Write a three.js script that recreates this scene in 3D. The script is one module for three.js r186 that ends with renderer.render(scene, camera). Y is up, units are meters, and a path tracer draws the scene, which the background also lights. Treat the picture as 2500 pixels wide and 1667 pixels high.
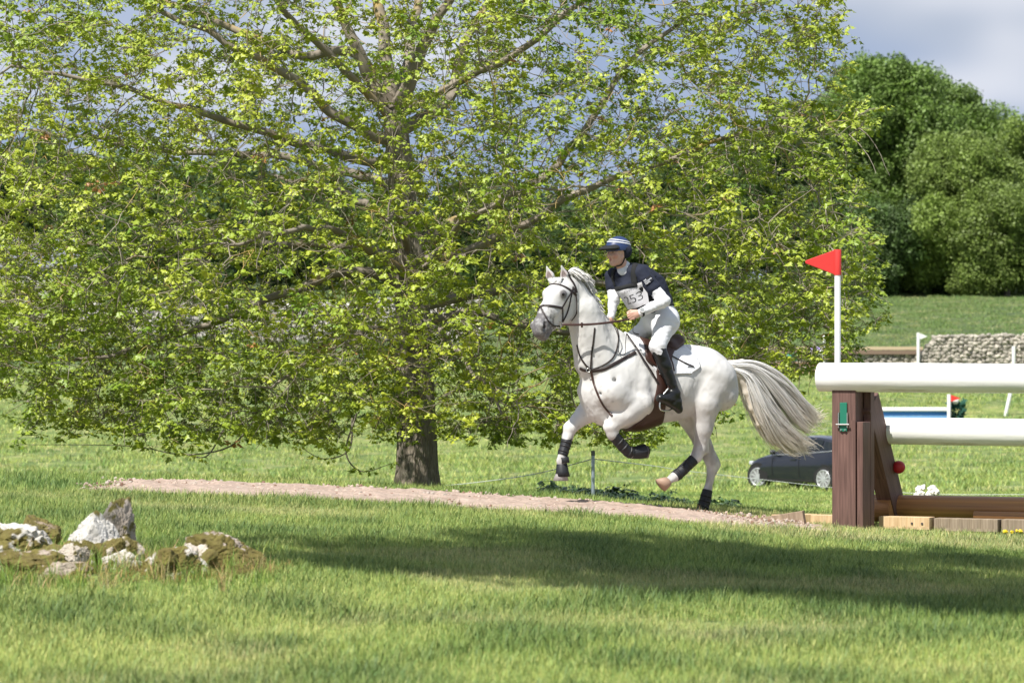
import * as THREE from 'three';
import { mergeGeometries, mergeVertices, toCreasedNormals } from 'three/addons/utils/BufferGeometryUtils.js';
import { RoundedBoxGeometry } from 'three/addons/geometries/RoundedBoxGeometry.js';

// ---------------------------------------------------------------- camera, sky, sun, exposure
const scene = new THREE.Scene();
const EYE = 1.35, FOCAL = 7860;                       // eye height in metres; focal length in pixels of a 2500 px wide frame
const camera = new THREE.PerspectiveCamera(2 * Math.atan(1667 / 2 / FOCAL) * 180 / Math.PI, 1024 / 682, 0.5, 3000);
camera.position.set(0, EYE, 0);
camera.rotation.x = Math.atan(66.5 / FOCAL);
camera.focus = 31; camera.userData.fStop = 4.8;
scene.add(camera);
const renderer = new THREE.WebGLRenderer({ antialias: true });
renderer.toneMapping = THREE.LinearToneMapping;
renderer.toneMappingExposure = 1.4;
renderer.shadowMap.enabled = true;
const SUN = new THREE.Vector3(-0.34, 0.8, 0.49).normalize();
const sun = new THREE.DirectionalLight(new THREE.Color(1, 0.955, 0.88), 5);
sun.position.copy(SUN).multiplyScalar(60).add(new THREE.Vector3(0, 0, -30));
sun.target.position.set(0, 0, -30); scene.add(sun, sun.target); sun.name = 'sun';
sun.castShadow = true; sun.shadow.radius = 1; sun.shadow.mapSize.set(4096, 4096);
Object.assign(sun.shadow.camera, { left: -30, right: 30, top: 30, bottom: -30, near: 1, far: 200 });

// ---------------------------------------------------------------- numbers and noise
function rng(seed) { let a = seed >>> 0; return () => { a = a + 0x6D2B79F5 | 0; let t = Math.imul(a ^ a >>> 15, 1 | a); t = t + Math.imul(t ^ t >>> 7, 61 | t) ^ t; return ((t ^ t >>> 14) >>> 0) / 4294967296; }; }
const R = rng(7), lerp = (a, b, t) => a + (b - a) * t, clamp = (x, a, b) => x < a ? a : x > b ? b : x, ss = (a, b, x) => { const t = clamp((x - a) / (b - a), 0, 1); return t * t * (3 - 2 * t); };
function hash3(x, y, z) { let h = Math.imul(x, 374761393) + Math.imul(y, 668265263) + Math.imul(z, 2147483647 ^ 0x5bd1e995) | 0; h = Math.imul(h ^ h >>> 13, 1274126177); h ^= h >>> 16; return (h >>> 0) / 4294967296; }
function noise3(x, y, z) {
  const ix = Math.floor(x), iy = Math.floor(y), iz = Math.floor(z); let u = x - ix, v = y - iy, w = z - iz; u = u * u * (3 - 2 * u); v = v * v * (3 - 2 * v); w = w * w * (3 - 2 * w);
  const h = (a, b, c) => hash3(ix + a, iy + b, iz + c);
  return lerp(lerp(lerp(h(0, 0, 0), h(1, 0, 0), u), lerp(h(0, 1, 0), h(1, 1, 0), u), v), lerp(lerp(h(0, 0, 1), h(1, 0, 1), u), lerp(h(0, 1, 1), h(1, 1, 1), u), v), w);
}
function fbm(x, y, z, o = 4) { let s = 0, a = 0.5, n = 0; for (let i = 0; i < o; i++) { s += a * noise3(x, y, z); n += a; a *= 0.5; x *= 2.03; y *= 2.03; z *= 2.03; } return s / n; }
const rgb = (r, g, b) => new THREE.Color().setRGB(r, g, b);

{ // the sky: broken grey-blue cloud over pale blue air, the same all round
  const W = 1024, H = 512, d = new Float32Array(W * H * 4);
  for (let j = 0; j < H; j++) for (let i = 0; i < W; i++) {
    const el = ((j + 0.5) / H - 0.5) * Math.PI, az = ((i + 0.5) / W - 0.5) * 2 * Math.PI, y = Math.sin(el), x = Math.cos(el) * Math.cos(az), z = Math.cos(el) * Math.sin(az);
    const c = fbm(x * 6 + 3.1, y * 16 + 1.7, z * 6 + 9.2, 5), c2 = fbm(x * 13 + 932.27, y * 46 + 5, z * 13 + 411.31, 5), k = ss(0.42, 0.6, c), w = ss(0.47, 0.66, c2);
    const up = Math.max(0, y), o = (j * W + i) * 4;
    const air = [lerp(0.27, 0.16, Math.sqrt(up)), lerp(0.37, 0.26, Math.sqrt(up)), lerp(0.57, 0.5, Math.sqrt(up))], cloud = [0.4, 0.455, 0.56];
    for (let n = 0; n < 3; n++) d[o + n] = lerp(lerp(air[n], cloud[n], 0.35 + 0.65 * k), [0.68, 0.7, 0.76][n], 0.85 * w) * 0.86;
    d[o + 3] = 1;
  }
  const t = new THREE.DataTexture(d, W, H, THREE.RGBAFormat, THREE.FloatType); t.mapping = THREE.EquirectangularReflectionMapping; t.magFilter = t.minFilter = THREE.LinearFilter; t.needsUpdate = true;
  scene.background = t; scene.environment = t;
}

// ---------------------------------------------------------------- helpers
const V = (x, y, z) => new THREE.Vector3(x, y, z);
const names = new Map();
function numbered(n) { const k = (names.get(n) ?? -1) + 1; names.set(n, k); return k ? n + '_' + String(k).padStart(3, '0') : n; }
function tag(o, label, category, group, kind) { if (label) o.userData.label = label; if (category) o.userData.category = category; if (group) o.userData.group = group; if (kind) o.userData.kind = kind; return o; }
function thing(name, label, category, pos = [0, 0, 0], turn = 0, group) { const g = new THREE.Group(); g.name = numbered(name); g.position.set(...pos); g.rotation.y = turn; scene.add(g); return tag(g, label, category, group); }
function part(name, geo, mat, parent, label) { const m = new THREE.Mesh(geo, mat); m.name = name; m.castShadow = m.receiveShadow = true; parent.add(m); if (label) m.userData.label = label; return m; }
function single(name, geo, mat, label, category, group, pos) { const m = new THREE.Mesh(geo, mat); m.name = numbered(name); m.castShadow = m.receiveShadow = true; if (pos) m.position.set(...pos); scene.add(m); return tag(m, label, category, group); }
function structure(name, geo, mat, label, category) { const m = new THREE.Mesh(geo, mat); m.name = name; m.castShadow = m.receiveShadow = true; scene.add(m); m.userData.kind = 'structure'; return tag(m, label, category); }
function inst(name, geo, mat, list, parent, colors) { // list of Matrix4
  const m = new THREE.InstancedMesh(geo, mat, list.length); m.name = name; m.castShadow = m.receiveShadow = true;
  list.forEach((x, i) => m.setMatrixAt(i, x)); if (colors) colors.forEach((c, i) => m.setColorAt(i, c));
  m.userData.kind = 'stuff'; parent.add(m); return m;
}
const std = (c, o = {}) => new THREE.MeshStandardMaterial({ color: c, roughness: 0.85, ...o });
const phys = (c, o = {}) => new THREE.MeshPhysicalMaterial({ color: c, roughness: 0.6, ...o });
function box(w, h, d, x = 0, y = 0, z = 0, r = 0) { const g = r ? new RoundedBoxGeometry(w, h, d, 2, r) : new THREE.BoxGeometry(w, h, d); g.translate(x, y, z); return g; }
function merge(list) { return mergeGeometries(list.map((g) => { const n = g.index ? g.toNonIndexed() : g; for (const k of Object.keys(n.attributes)) if (!['position', 'normal', 'uv'].includes(k)) n.deleteAttribute(k); if (!n.attributes.uv) n.setAttribute('uv', new THREE.BufferAttribute(new Float32Array(n.attributes.position.count * 2), 2)); return n; })); }
// a point seen at a pixel of the 2500 px frame, d metres in front of the camera
const at = (px, py, d) => V((px - 1250) / FOCAL * d, EYE - (py - 900) / FOCAL * d, -d);
// tube with its own radius at every point (optionally flattened); pts: Vector3[], rad: number | number[] | [[ra, rb]]
function tube(pts, rad, sides = 8, { closed = true, flat = null, up = null } = {}) {
  const n = pts.length, pos = [], idx = [], uv = []; let N = null, len = 0;
  for (let i = 0; i < n; i++) {
    const t = pts[Math.min(i + 1, n - 1)].clone().sub(pts[Math.max(i - 1, 0)]).normalize();
    if (up) N = (Array.isArray(up) ? up[i] : up).clone(); else if (!N) N = Math.abs(t.y) < 0.9 ? V(0, 1, 0) : V(1, 0, 0);
    N.addScaledVector(t, -N.dot(t)).normalize(); const B = t.clone().cross(N);
    const r = Array.isArray(rad) ? rad[i] : rad, rn = flat ? r * flat : r; if (i) len += pts[i].distanceTo(pts[i - 1]);
    for (let k = 0; k <= sides; k++) { const a = k / sides * Math.PI * 2, p = pts[i].clone().addScaledVector(B, Math.cos(a) * r).addScaledVector(N, Math.sin(a) * rn); pos.push(p.x, p.y, p.z); uv.push(k / sides, len); }
  }
  const w = sides + 1;
  for (let i = 0; i < n - 1; i++) for (let k = 0; k < sides; k++) { const a = i * w + k, b = a + w; idx.push(a, a + 1, b, b, a + 1, b + 1); }
  if (closed) for (const i of [0, n - 1]) { const c = pos.length / 3; pos.push(pts[i].x, pts[i].y, pts[i].z); uv.push(0.5, 0); for (let k = 0; k < sides; k++) i ? idx.push(c, i * w + k, i * w + k + 1) : idx.push(c, k + 1, k); }
  const g = new THREE.BufferGeometry(); g.setAttribute('position', new THREE.Float32BufferAttribute(pos, 3)); g.setAttribute('uv', new THREE.Float32BufferAttribute(uv, 2)); g.setIndex(idx); g.computeVertexNormals(); return g;
}
function spline(pts, n) { return new THREE.CatmullRomCurve3(pts, false, 'centripetal').getPoints(n); }
function geoOf(pos, idx, extra = {}) { const g = new THREE.BufferGeometry(); g.setAttribute('position', new THREE.Float32BufferAttribute(pos, 3)); if (extra.uv) g.setAttribute('uv', new THREE.Float32BufferAttribute(extra.uv, 2)); if (extra.color) g.setAttribute('color', new THREE.Float32BufferAttribute(extra.color, 3)); if (idx) g.setIndex(idx); g.computeVertexNormals(); return g; }
function paint(g, fn) { const p = g.attributes.position, c = new Float32Array(p.count * 3); for (let i = 0; i < p.count; i++) { const k = fn(p.getX(i), p.getY(i), p.getZ(i), i); c[i * 3] = k[0]; c[i * 3 + 1] = k[1]; c[i * 3 + 2] = k[2]; } g.setAttribute('color', new THREE.BufferAttribute(c, 3)); return g; }
const mix3 = (a, b, t) => [lerp(a[0], b[0], t), lerp(a[1], b[1], t), lerp(a[2], b[2], t)];
function tex(W, H, fn, { srgb = true, repeat = [1, 1] } = {}) { // fn(u, v) -> linear rgb 0..1
  const d = new Uint8Array(W * H * 4), enc = (c) => srgb ? (c <= 0.0031308 ? c * 12.92 : 1.055 * Math.pow(c, 1 / 2.4) - 0.055) : c;
  for (let j = 0; j < H; j++) for (let i = 0; i < W; i++) { const c = fn((i + 0.5) / W, (j + 0.5) / H), o = (j * W + i) * 4; for (let n = 0; n < 3; n++) d[o + n] = clamp(Math.round(enc(c[n]) * 255), 0, 255); d[o + 3] = 255; }
  const t = new THREE.DataTexture(d, W, H); t.wrapS = t.wrapT = THREE.RepeatWrapping; t.magFilter = THREE.LinearFilter; t.minFilter = THREE.LinearMipmapLinearFilter; t.generateMipmaps = true; if (srgb) t.colorSpace = THREE.SRGBColorSpace; t.repeat.set(...repeat); t.needsUpdate = true; return t;
}
// noise that repeats every unit in u and v
function tnoise(u, v, f, seed) { const P = f, x = u * f, y = v * f, ix = Math.floor(x), iy = Math.floor(y); let a = x - ix, b = y - iy; a = a * a * (3 - 2 * a); b = b * b * (3 - 2 * b); const h = (i, j) => hash3(((ix + i) % P + P) % P, ((iy + j) % P + P) % P, seed); return lerp(lerp(h(0, 0), h(1, 0), a), lerp(h(0, 1), h(1, 1), a), b); }
function tfbm(u, v, f, seed, o = 4) { let s = 0, a = 0.5, n = 0; for (let i = 0; i < o; i++) { s += a * tnoise(u, v, f, seed + i); n += a; a *= 0.5; f *= 2; } return s / n; }

// ---------------------------------------------------------------- the lie of the land
const PROFILE = [[-80, 0], [0, 0], [22, 0], [31, 0], [36.5, -0.2], [45, -0.54], [60, -1.08], [86, -2.0], [97, -2.27], [110, -2.3], [140, -1.4], [180, 1.7], [230, 5.0], [280, 7.9], [420, 13], [700, 15], [1500, 15]];
const slopes = PROFILE.map((p, i) => { const a = PROFILE[Math.max(0, i - 1)], b = PROFILE[Math.min(PROFILE.length - 1, i + 1)]; return i && i < PROFILE.length - 1 && (p[1] - a[1]) * (b[1] - p[1]) <= 0 ? 0 : (b[1] - a[1]) / (b[0] - a[0]); });
function land(x, d) {
  let i = 0; while (i < PROFILE.length - 2 && d > PROFILE[i + 1][0]) i++;
  const [x0, y0] = PROFILE[i], [x1, y1] = PROFILE[i + 1], h = x1 - x0, t = clamp((d - x0) / h, 0, 1), t2 = t * t, t3 = t2 * t;
  let y = (2 * t3 - 3 * t2 + 1) * y0 + (t3 - 2 * t2 + t) * h * slopes[i] + (-2 * t3 + 3 * t2) * y1 + (t3 - t2) * h * slopes[i + 1];
  y += -0.3 * Math.tanh((x - 1.34) / 4) * ss(14, 26, d) * (1 - ss(40, 80, d));
  y += (fbm(x * 0.9 + 40, d * 0.9, 3.3, 3) - 0.5) * 0.05 * (1 - ss(40, 60, d)) * (d > 26.5 && d < 32 ? 0.5 : 1);
  { const e = clamp(1 - ((x + 2.4) / 1.15) ** 2, 0, 1) * clamp(1 - ((d - 19.7) / 1.05) ** 2, 0, 1); if (e > 0) y += Math.sqrt(e) * (0.01 + 0.09 * fbm(x * 3, d * 3, 5, 4)); }
  y += (fbm(x * 0.07, d * 0.07, 7.7, 3) - 0.5) * 0.7 * ss(60, 130, d);
  return y;
}
const ground = (x, z) => land(x, -z);
const trackNear = (x) => 27.75 + 0.25 * Math.sin(x * 0.9) + 0.35 * (fbm(x * 1.6, 3, 5, 3) - 0.5) + (x < -3 ? (-3 - x) * 0.55 : 0);
const trackFar = (x) => 30.9 + 0.25 * (fbm(x * 1.3, 9, 2, 3) - 0.5) - (x > 1.2 ? (x - 1.2) * 0.4 : 0) + (x < -3.6 ? 0.1 * (x + 3.6) : 0);
const onTrack = (x, d) => x > -4.1 + 0.5 * noise3(x * 2, d * 4, 9) && x < 2.6 + 0.4 * noise3(x * 3, d * 3, 1) ? Math.min(d - trackNear(x), trackFar(x) - d) : -1;
// ---------------------------------------------------------------- ground, track, grass
const GREEN = [[0.148, 0.23, 0.046], [0.268, 0.335, 0.085], [0.06, 0.122, 0.025], [0.36, 0.35, 0.16]];
{
  const rows = [-80, -50, -30, -18, -10, -4, 0, 4, 8, 11];
  for (let d = 12; d < 40; d += 0.3) rows.push(d);
  for (let d = 40; d < 110; d += 1) rows.push(d);
  for (let d = 110; d < 320; d += 3) rows.push(d);
  for (let d = 320; d <= 1500; d += 60) rows.push(d);
  const C = 160, pos = [], uv = [], col = [], idx = [];
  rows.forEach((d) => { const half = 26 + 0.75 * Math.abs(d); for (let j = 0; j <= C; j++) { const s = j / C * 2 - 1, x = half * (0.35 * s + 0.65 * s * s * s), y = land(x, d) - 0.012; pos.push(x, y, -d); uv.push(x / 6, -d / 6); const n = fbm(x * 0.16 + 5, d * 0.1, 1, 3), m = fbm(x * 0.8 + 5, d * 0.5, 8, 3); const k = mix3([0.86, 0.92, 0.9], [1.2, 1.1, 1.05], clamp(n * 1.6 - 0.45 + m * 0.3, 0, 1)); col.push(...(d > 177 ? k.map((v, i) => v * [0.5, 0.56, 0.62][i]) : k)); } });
  for (let i = 0; i < rows.length - 1; i++) for (let j = 0; j < C; j++) { const a = i * (C + 1) + j, b = a + C + 1; idx.push(a, a + 1, b, b, a + 1, b + 1); }
  const g = geoOf(pos, idx, { uv, color: col });
  const map = tex(1024, 1024, (u, v) => { const a = tfbm(u, v, 6, 1, 5), b = tfbm(u, v, 64, 9, 3), c = tnoise(u, v, 256, 20), e = tnoise(u, v, 340, 31); let k = mix3(GREEN[2], GREEN[1], clamp(a * 1.5 - 0.3 + (b - 0.5) * 0.9 + (c - 0.5) * 0.7, 0, 1)); k = mix3(k, GREEN[3], clamp((tfbm(u, v, 12, 44, 4) - 0.52) * 2.4, 0, 0.65)); const s = 0.45 + 0.75 * e; return [k[0] * s, k[1] * s, k[2] * s]; });
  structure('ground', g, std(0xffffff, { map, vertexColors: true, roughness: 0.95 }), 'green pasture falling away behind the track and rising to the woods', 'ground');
}
{ // the pale gravel track
  const pos = [], idx = [], uv = [], col = [], X0 = -4.3, X1 = 2.9, nx = 260, nd = 60;
  for (let i = 0; i <= nx; i++) for (let j = 0; j <= nd; j++) {
    const x = lerp(X0, X1, i / nx), a = trackNear(x), b = Math.max(a + 0.02, trackFar(x)), t = j / nd, d = lerp(a, b, t) + (t === 0 || t === 1 ? 0.06 * (noise3(x * 9, t, 4) - 0.5) : 0);
    const end = ss(X0, -3.3, x) * (1 - ss(1.4, 2.9, x)), lip = Math.min(1, Math.min(t, 1 - t) * 8), y = land(x, d) + 0.006 + lip * end * (0.035 + 0.05 * (fbm(x * 3.3, d * 3.3, 2, 3) - 0.35) + 0.025 * (noise3(x * 15, d * 15, 3) - 0.5)) - (1 - end) * (x > 0 ? 0.004 : 0.05);
    pos.push(x, y, -d); uv.push(x / 1.6, d / 1.6); const m = fbm(x * 2, d * 2, 6, 3); col.push(...mix3([0.92, 0.84, 0.8], [1.12, 1.06, 1.02], m));
  }
  for (let i = 0; i < nx; i++) for (let j = 0; j < nd; j++) { const a = i * (nd + 1) + j, b = a + nd + 1; idx.push(a, b, a + 1, b, b + 1, a + 1); }
  const map = tex(512, 512, (u, v) => { const a = tfbm(u, v, 24, 3, 4), b = tnoise(u, v, 128, 8); const s = 0.62 + 0.5 * a + 0.35 * (b - 0.5); const k = mix3([0.37, 0.285, 0.235], [0.46, 0.39, 0.335], tfbm(u, v, 8, 15, 3)); return [k[0] * s, k[1] * s, k[2] * s]; });
  structure('track', geoOf(pos, idx, { uv, color: col }), std(0xffffff, { map, vertexColors: true, roughness: 0.95 }), 'pale pink gravel track crossing in front of the tree', 'track');
  // loose stones on it
  const peb = new THREE.IcosahedronGeometry(1, 1); { const p = peb.attributes.position; for (let i = 0; i < p.count; i++) { const k = 0.75 + 0.5 * hash3(Math.round(p.getX(i) * 50), Math.round(p.getY(i) * 50), Math.round(p.getZ(i) * 50)); p.setXYZ(i, p.getX(i) * k, p.getY(i) * k * 0.7, p.getZ(i) * k); } peb.computeVertexNormals(); }
  const list = [], cols = [], r = rng(11), q = new THREE.Quaternion();
  for (let i = 0; i < 9000; i++) { const x = lerp(-5, 2.7, r()), d = lerp(27.2, 31.4, r()); if (onTrack(x, d) < -0.1 + r() * 0.1) continue; const s = 0.004 + 0.016 * Math.pow(r(), 6); q.setFromEuler(new THREE.Euler(r() * 6, r() * 6, r() * 6)); list.push(new THREE.Matrix4().compose(V(x, land(x, d) + 0.036 + s * 0.2, -d), q, V(s, s, s))); const t = r(); cols.push(t < 0.55 ? rgb(0.48, 0.38, 0.31) : t < 0.8 ? rgb(0.4, 0.35, 0.3) : rgb(0.22, 0.13, 0.09)); }
  tag(inst('gravel', peb, std(0xffffff), list, scene, cols), 'loose pinkish stones scattered over the gravel track', 'gravel');
}
function bladeTuft(seed, blades, radius, hMin, hMax, lean, wid) {
  const r = rng(seed), pos = [], idx = [], col = [];
  for (let i = 0; i < blades; i++) {
    const a = r() * 6.283, q = Math.sqrt(r()) * radius, x = Math.cos(a) * q, z = Math.sin(a) * q, h = lerp(hMin, hMax, r()), w = wid * (0.6 + 0.7 * r()), dir = r() * 6.283, l = lean * (0.2 + r()) * h, dx = Math.cos(dir), dz = Math.sin(dir), f = r() * 6.283, sx = Math.cos(f) * w, sz = Math.sin(f) * w, b = pos.length / 3;
    const dry = r() < 0.16, k = dry ? [2.1, 1.6, 2.2] : (() => { const b = 0.55 + 0.95 * r(); return [b * (0.85 + 0.35 * r()), b, b * (0.8 + 0.4 * r())]; })();
    for (const [t, ww] of [[0, 1], [0.55, 0.8]]) for (const s of [-1, 1]) { pos.push(x + dx * l * t * t + sx * s * ww, h * t * (1 - 0.1 * t), z + dz * l * t * t + sz * s * ww); col.push(...k); }
    pos.push(x + dx * l, h * 0.92, z + dz * l); col.push(...k);
    idx.push(b, b + 1, b + 2, b + 2, b + 1, b + 3, b + 2, b + 3, b + 4);
  }
  return geoOf(pos, idx, { color: col });
}
{
  const grass = tag(new THREE.Group(), 'short green pasture grass on both sides of the track', 'grass', null, 'stuff'); grass.name = 'grass'; scene.add(grass);
  const mat = std(0xffffff, { vertexColors: true, roughness: 0.62, side: THREE.DoubleSide }), r = rng(21), q = new THREE.Quaternion(), Y = V(0, 1, 0);
  const rocks = [[-3.05, 21.2, 0.35], [-2.75, 21.3, 0.42], [-2.45, 21.5, 0.3], [-2.1, 21.2, 0.3], [-1.85, 21.5, 0.3]];
  const kinds = [[bladeTuft(1, 22, 0.075, 0.016, 0.046, 0.7, 0.0016), bladeTuft(2, 22, 0.075, 0.014, 0.042, 0.85, 0.0016), bladeTuft(3, 18, 0.06, 0.025, 0.075, 0.7, 0.0018)], [bladeTuft(4, 30, 0.17, 0.03, 0.08, 0.6, 0.004), bladeTuft(5, 30, 0.17, 0.03, 0.09, 0.7, 0.004)]];
  const lists = [[[], [], []], [[], []]], cols = [[[], [], []], [[], []]];
  function sow(n, d0, d1, spread, set, size, keep) {
    for (let i = 0; i < n; i++) {
      const d = Math.sqrt(lerp(d0 * d0, d1 * d1, r())), x = (r() * 2 - 1) * (spread * d + 0.6), tr = onTrack(x, d);
      if (d > 18.4 && d < 20.2 && x > -3.2 && x < -1.4 && r() < 0.5) continue;
      if (tr > 0.03 && r() < (tr > 0.18 || x < 1.7 ? 1 : 0.75)) continue;
      const clump = fbm(x * 1.7 + 3, d * 1.3, 4, 3), dry = ss(0.5, 0.72, fbm(x * 0.7 + 20, d * 0.55, 9, 4)); if (r() > keep(clump, dry)) continue;
      const lip = d < 28 ? ss(26.4, 27.6, d) * (tr > -0.8 && tr < 0.1 ? 1 : 0) : 0, yel = x > 1.6 && x < 5 && d > 26.6 && d < 31.5 ? 0.75 : 0;
      const s = size * (0.55 + 0.9 * clump) * (0.8 + 0.4 * r()) * (1 + 0.35 * lip) * (1 - 0.35 * dry), k = Math.floor(r() * lists[set].length);
      q.setFromAxisAngle(Y, r() * 6.283); lists[set][k].push(new THREE.Matrix4().compose(V(x, land(x, d) - 0.006, -d), q, V(s * 1.1, s * (0.85 + 0.4 * r()), s * 1.1)));
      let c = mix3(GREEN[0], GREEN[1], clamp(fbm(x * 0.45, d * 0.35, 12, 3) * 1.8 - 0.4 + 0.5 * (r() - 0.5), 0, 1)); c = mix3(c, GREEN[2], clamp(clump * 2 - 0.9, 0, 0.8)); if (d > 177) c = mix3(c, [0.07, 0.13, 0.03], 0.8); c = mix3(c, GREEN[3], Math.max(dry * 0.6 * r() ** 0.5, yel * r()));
      { const e = clamp(1.1 - ((x + 2.4) / 1.05) ** 2 - ((d - 19.6) / 0.9) ** 2, 0, 1); if (e > 0 && r() < e * 1.3) c = mix3(c, mix3([0.1, 0.065, 0.02], [0.3, 0.2, 0.06], r()), 0.85); }
      cols[set][k].push(rgb(c[0] * 1.25, c[1] * 1.25, c[2] * 1.25));
    }
  }
  sow(150000, 12.2, 28.6, 0.2, 0, 1, (c, dry) => 0.55 + c * 0.9 - dry * 0.35);
  sow(26000, 28.4, 40, 0.19, 0, 1.15, (c) => 0.5 + c * 0.8);
  sow(46000, 38, 92, 0.19, 1, 1.1, (c) => 0.35 + c);
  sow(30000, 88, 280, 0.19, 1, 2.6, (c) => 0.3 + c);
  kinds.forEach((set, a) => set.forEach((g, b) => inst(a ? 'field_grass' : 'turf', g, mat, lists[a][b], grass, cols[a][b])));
  console.log('grass tufts', lists.flat().map((l) => l.length).join(' '));
}
// ---------------------------------------------------------------- leaves and bark
function leafShape(size, seed) { // five-lobed young leaf hanging along -y, folded along the midrib
  const r = rng(seed), half = [[0, 0], [0.34, -0.12], [0.2, -0.3], [0.52, -0.5], [0.24, -0.62], [0, -1]], pos = [], idx = [];
  const fold = 0.35 + 0.3 * r(), bend = 0.25 + 0.35 * r(); const put = (x, y) => { pos.push(x * size, y * size, (-Math.abs(x) * fold + bend * y * y * 0.5) * size); return pos.length / 3 - 1; };
  const mid = put(0, -0.45);
  for (const s of [1, -1]) { const ids = half.map(([x, y]) => put(x * s, y)); for (let i = 0; i < ids.length - 1; i++) s > 0 ? idx.push(mid, ids[i + 1], ids[i]) : idx.push(mid, ids[i], ids[i + 1]); }
  return geoOf(pos, idx);
}
function leafCluster(seed, count, size, spread) { // leaves fanned round the end of a twig, stalks included
  const r = rng(seed), out = [];
  for (let i = 0; i < count; i++) {
    const g = leafShape(size * (0.6 + 0.6 * r()), seed * 10 + i), a = i / count * 6.283 + r() * 0.8, tilt = -(0.35 + 1.0 * r()) , st = spread * (0.5 + 0.7 * r());
    const M = new THREE.Matrix4().makeRotationY(a).multiply(new THREE.Matrix4().makeRotationX(tilt)), b = V(0, 0, 0), e = V(0, 0.15 * st, st).applyAxisAngle(V(0, 1, 0), a);
    e.y += st * (0.2 - 0.9 * r()); g.applyMatrix4(M); g.translate(e.x, e.y, e.z); out.push(g);
    const n = V(-Math.sin(a + 1.57), 0, Math.cos(a)).multiplyScalar(0.0016); out.push(geoOf([b.x - n.x, b.y, b.z - n.z, b.x + n.x, b.y, b.z + n.z, e.x + n.x, e.y, e.z + n.z, e.x - n.x, e.y, e.z - n.z], [0, 1, 2, 0, 2, 3]));
  }
  const m = mergeGeometries(out.map((g) => g.index ? g.toNonIndexed() : g)); return m;
}
const barkMap = tex(256, 512, (u, v) => { const f = tfbm(u, v * 0.5, 16, 5, 4), g = tnoise(u, v, 48, 17), n = tfbm(u, v, 8, 33, 4); const s = 0.55 + 0.6 * f + 0.25 * (g - 0.5); const k = mix3([0.25, 0.2, 0.15], [0.4, 0.36, 0.29], n); return [k[0] * s, k[1] * s, k[2] * s]; });
const barkBump = tex(256, 512, (u, v) => { const f = tfbm(u * 1, v * 0.25 + 0.001, 32, 5, 3), c = Math.abs(tfbm(u, v * 0.3, 16, 61, 3) - 0.5) * 2; const k = clamp(0.25 * f + c * 1.6, 0, 1); return [k, k, k]; }, { srgb: false });
const trunkMap = barkMap.clone(); trunkMap.repeat.set(3, 1); const trunkBump = barkBump.clone(); trunkBump.repeat.set(3, 1);
const bark = std(0xffffff, { map: trunkMap, bumpMap: trunkBump, bumpScale: 0.03, roughness: 0.9 });
const branchMat = std(0xffffff, { vertexColors: true, roughness: 0.85 });
const leafMat = new THREE.MeshPhysicalMaterial({ color: 0xffffff, roughness: 0.48, transmission: 0.2, thickness: 0, side: THREE.DoubleSide });
function branchPaint(g) { return paint(g, (x, y, z) => { const n = fbm(x * 9, y * 9, z * 9, 3), l = fbm(x * 3.1 + 7, y * 3.1, z * 3.1, 3); const b = mix3([0.15, 0.122, 0.092], [0.34, 0.3, 0.245], n * 1.4 - 0.2); return l > 0.62 ? mix3(b, [0.42, 0.29, 0.06], clamp((l - 0.62) * 9, 0, 0.8)) : b; }); }

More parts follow.
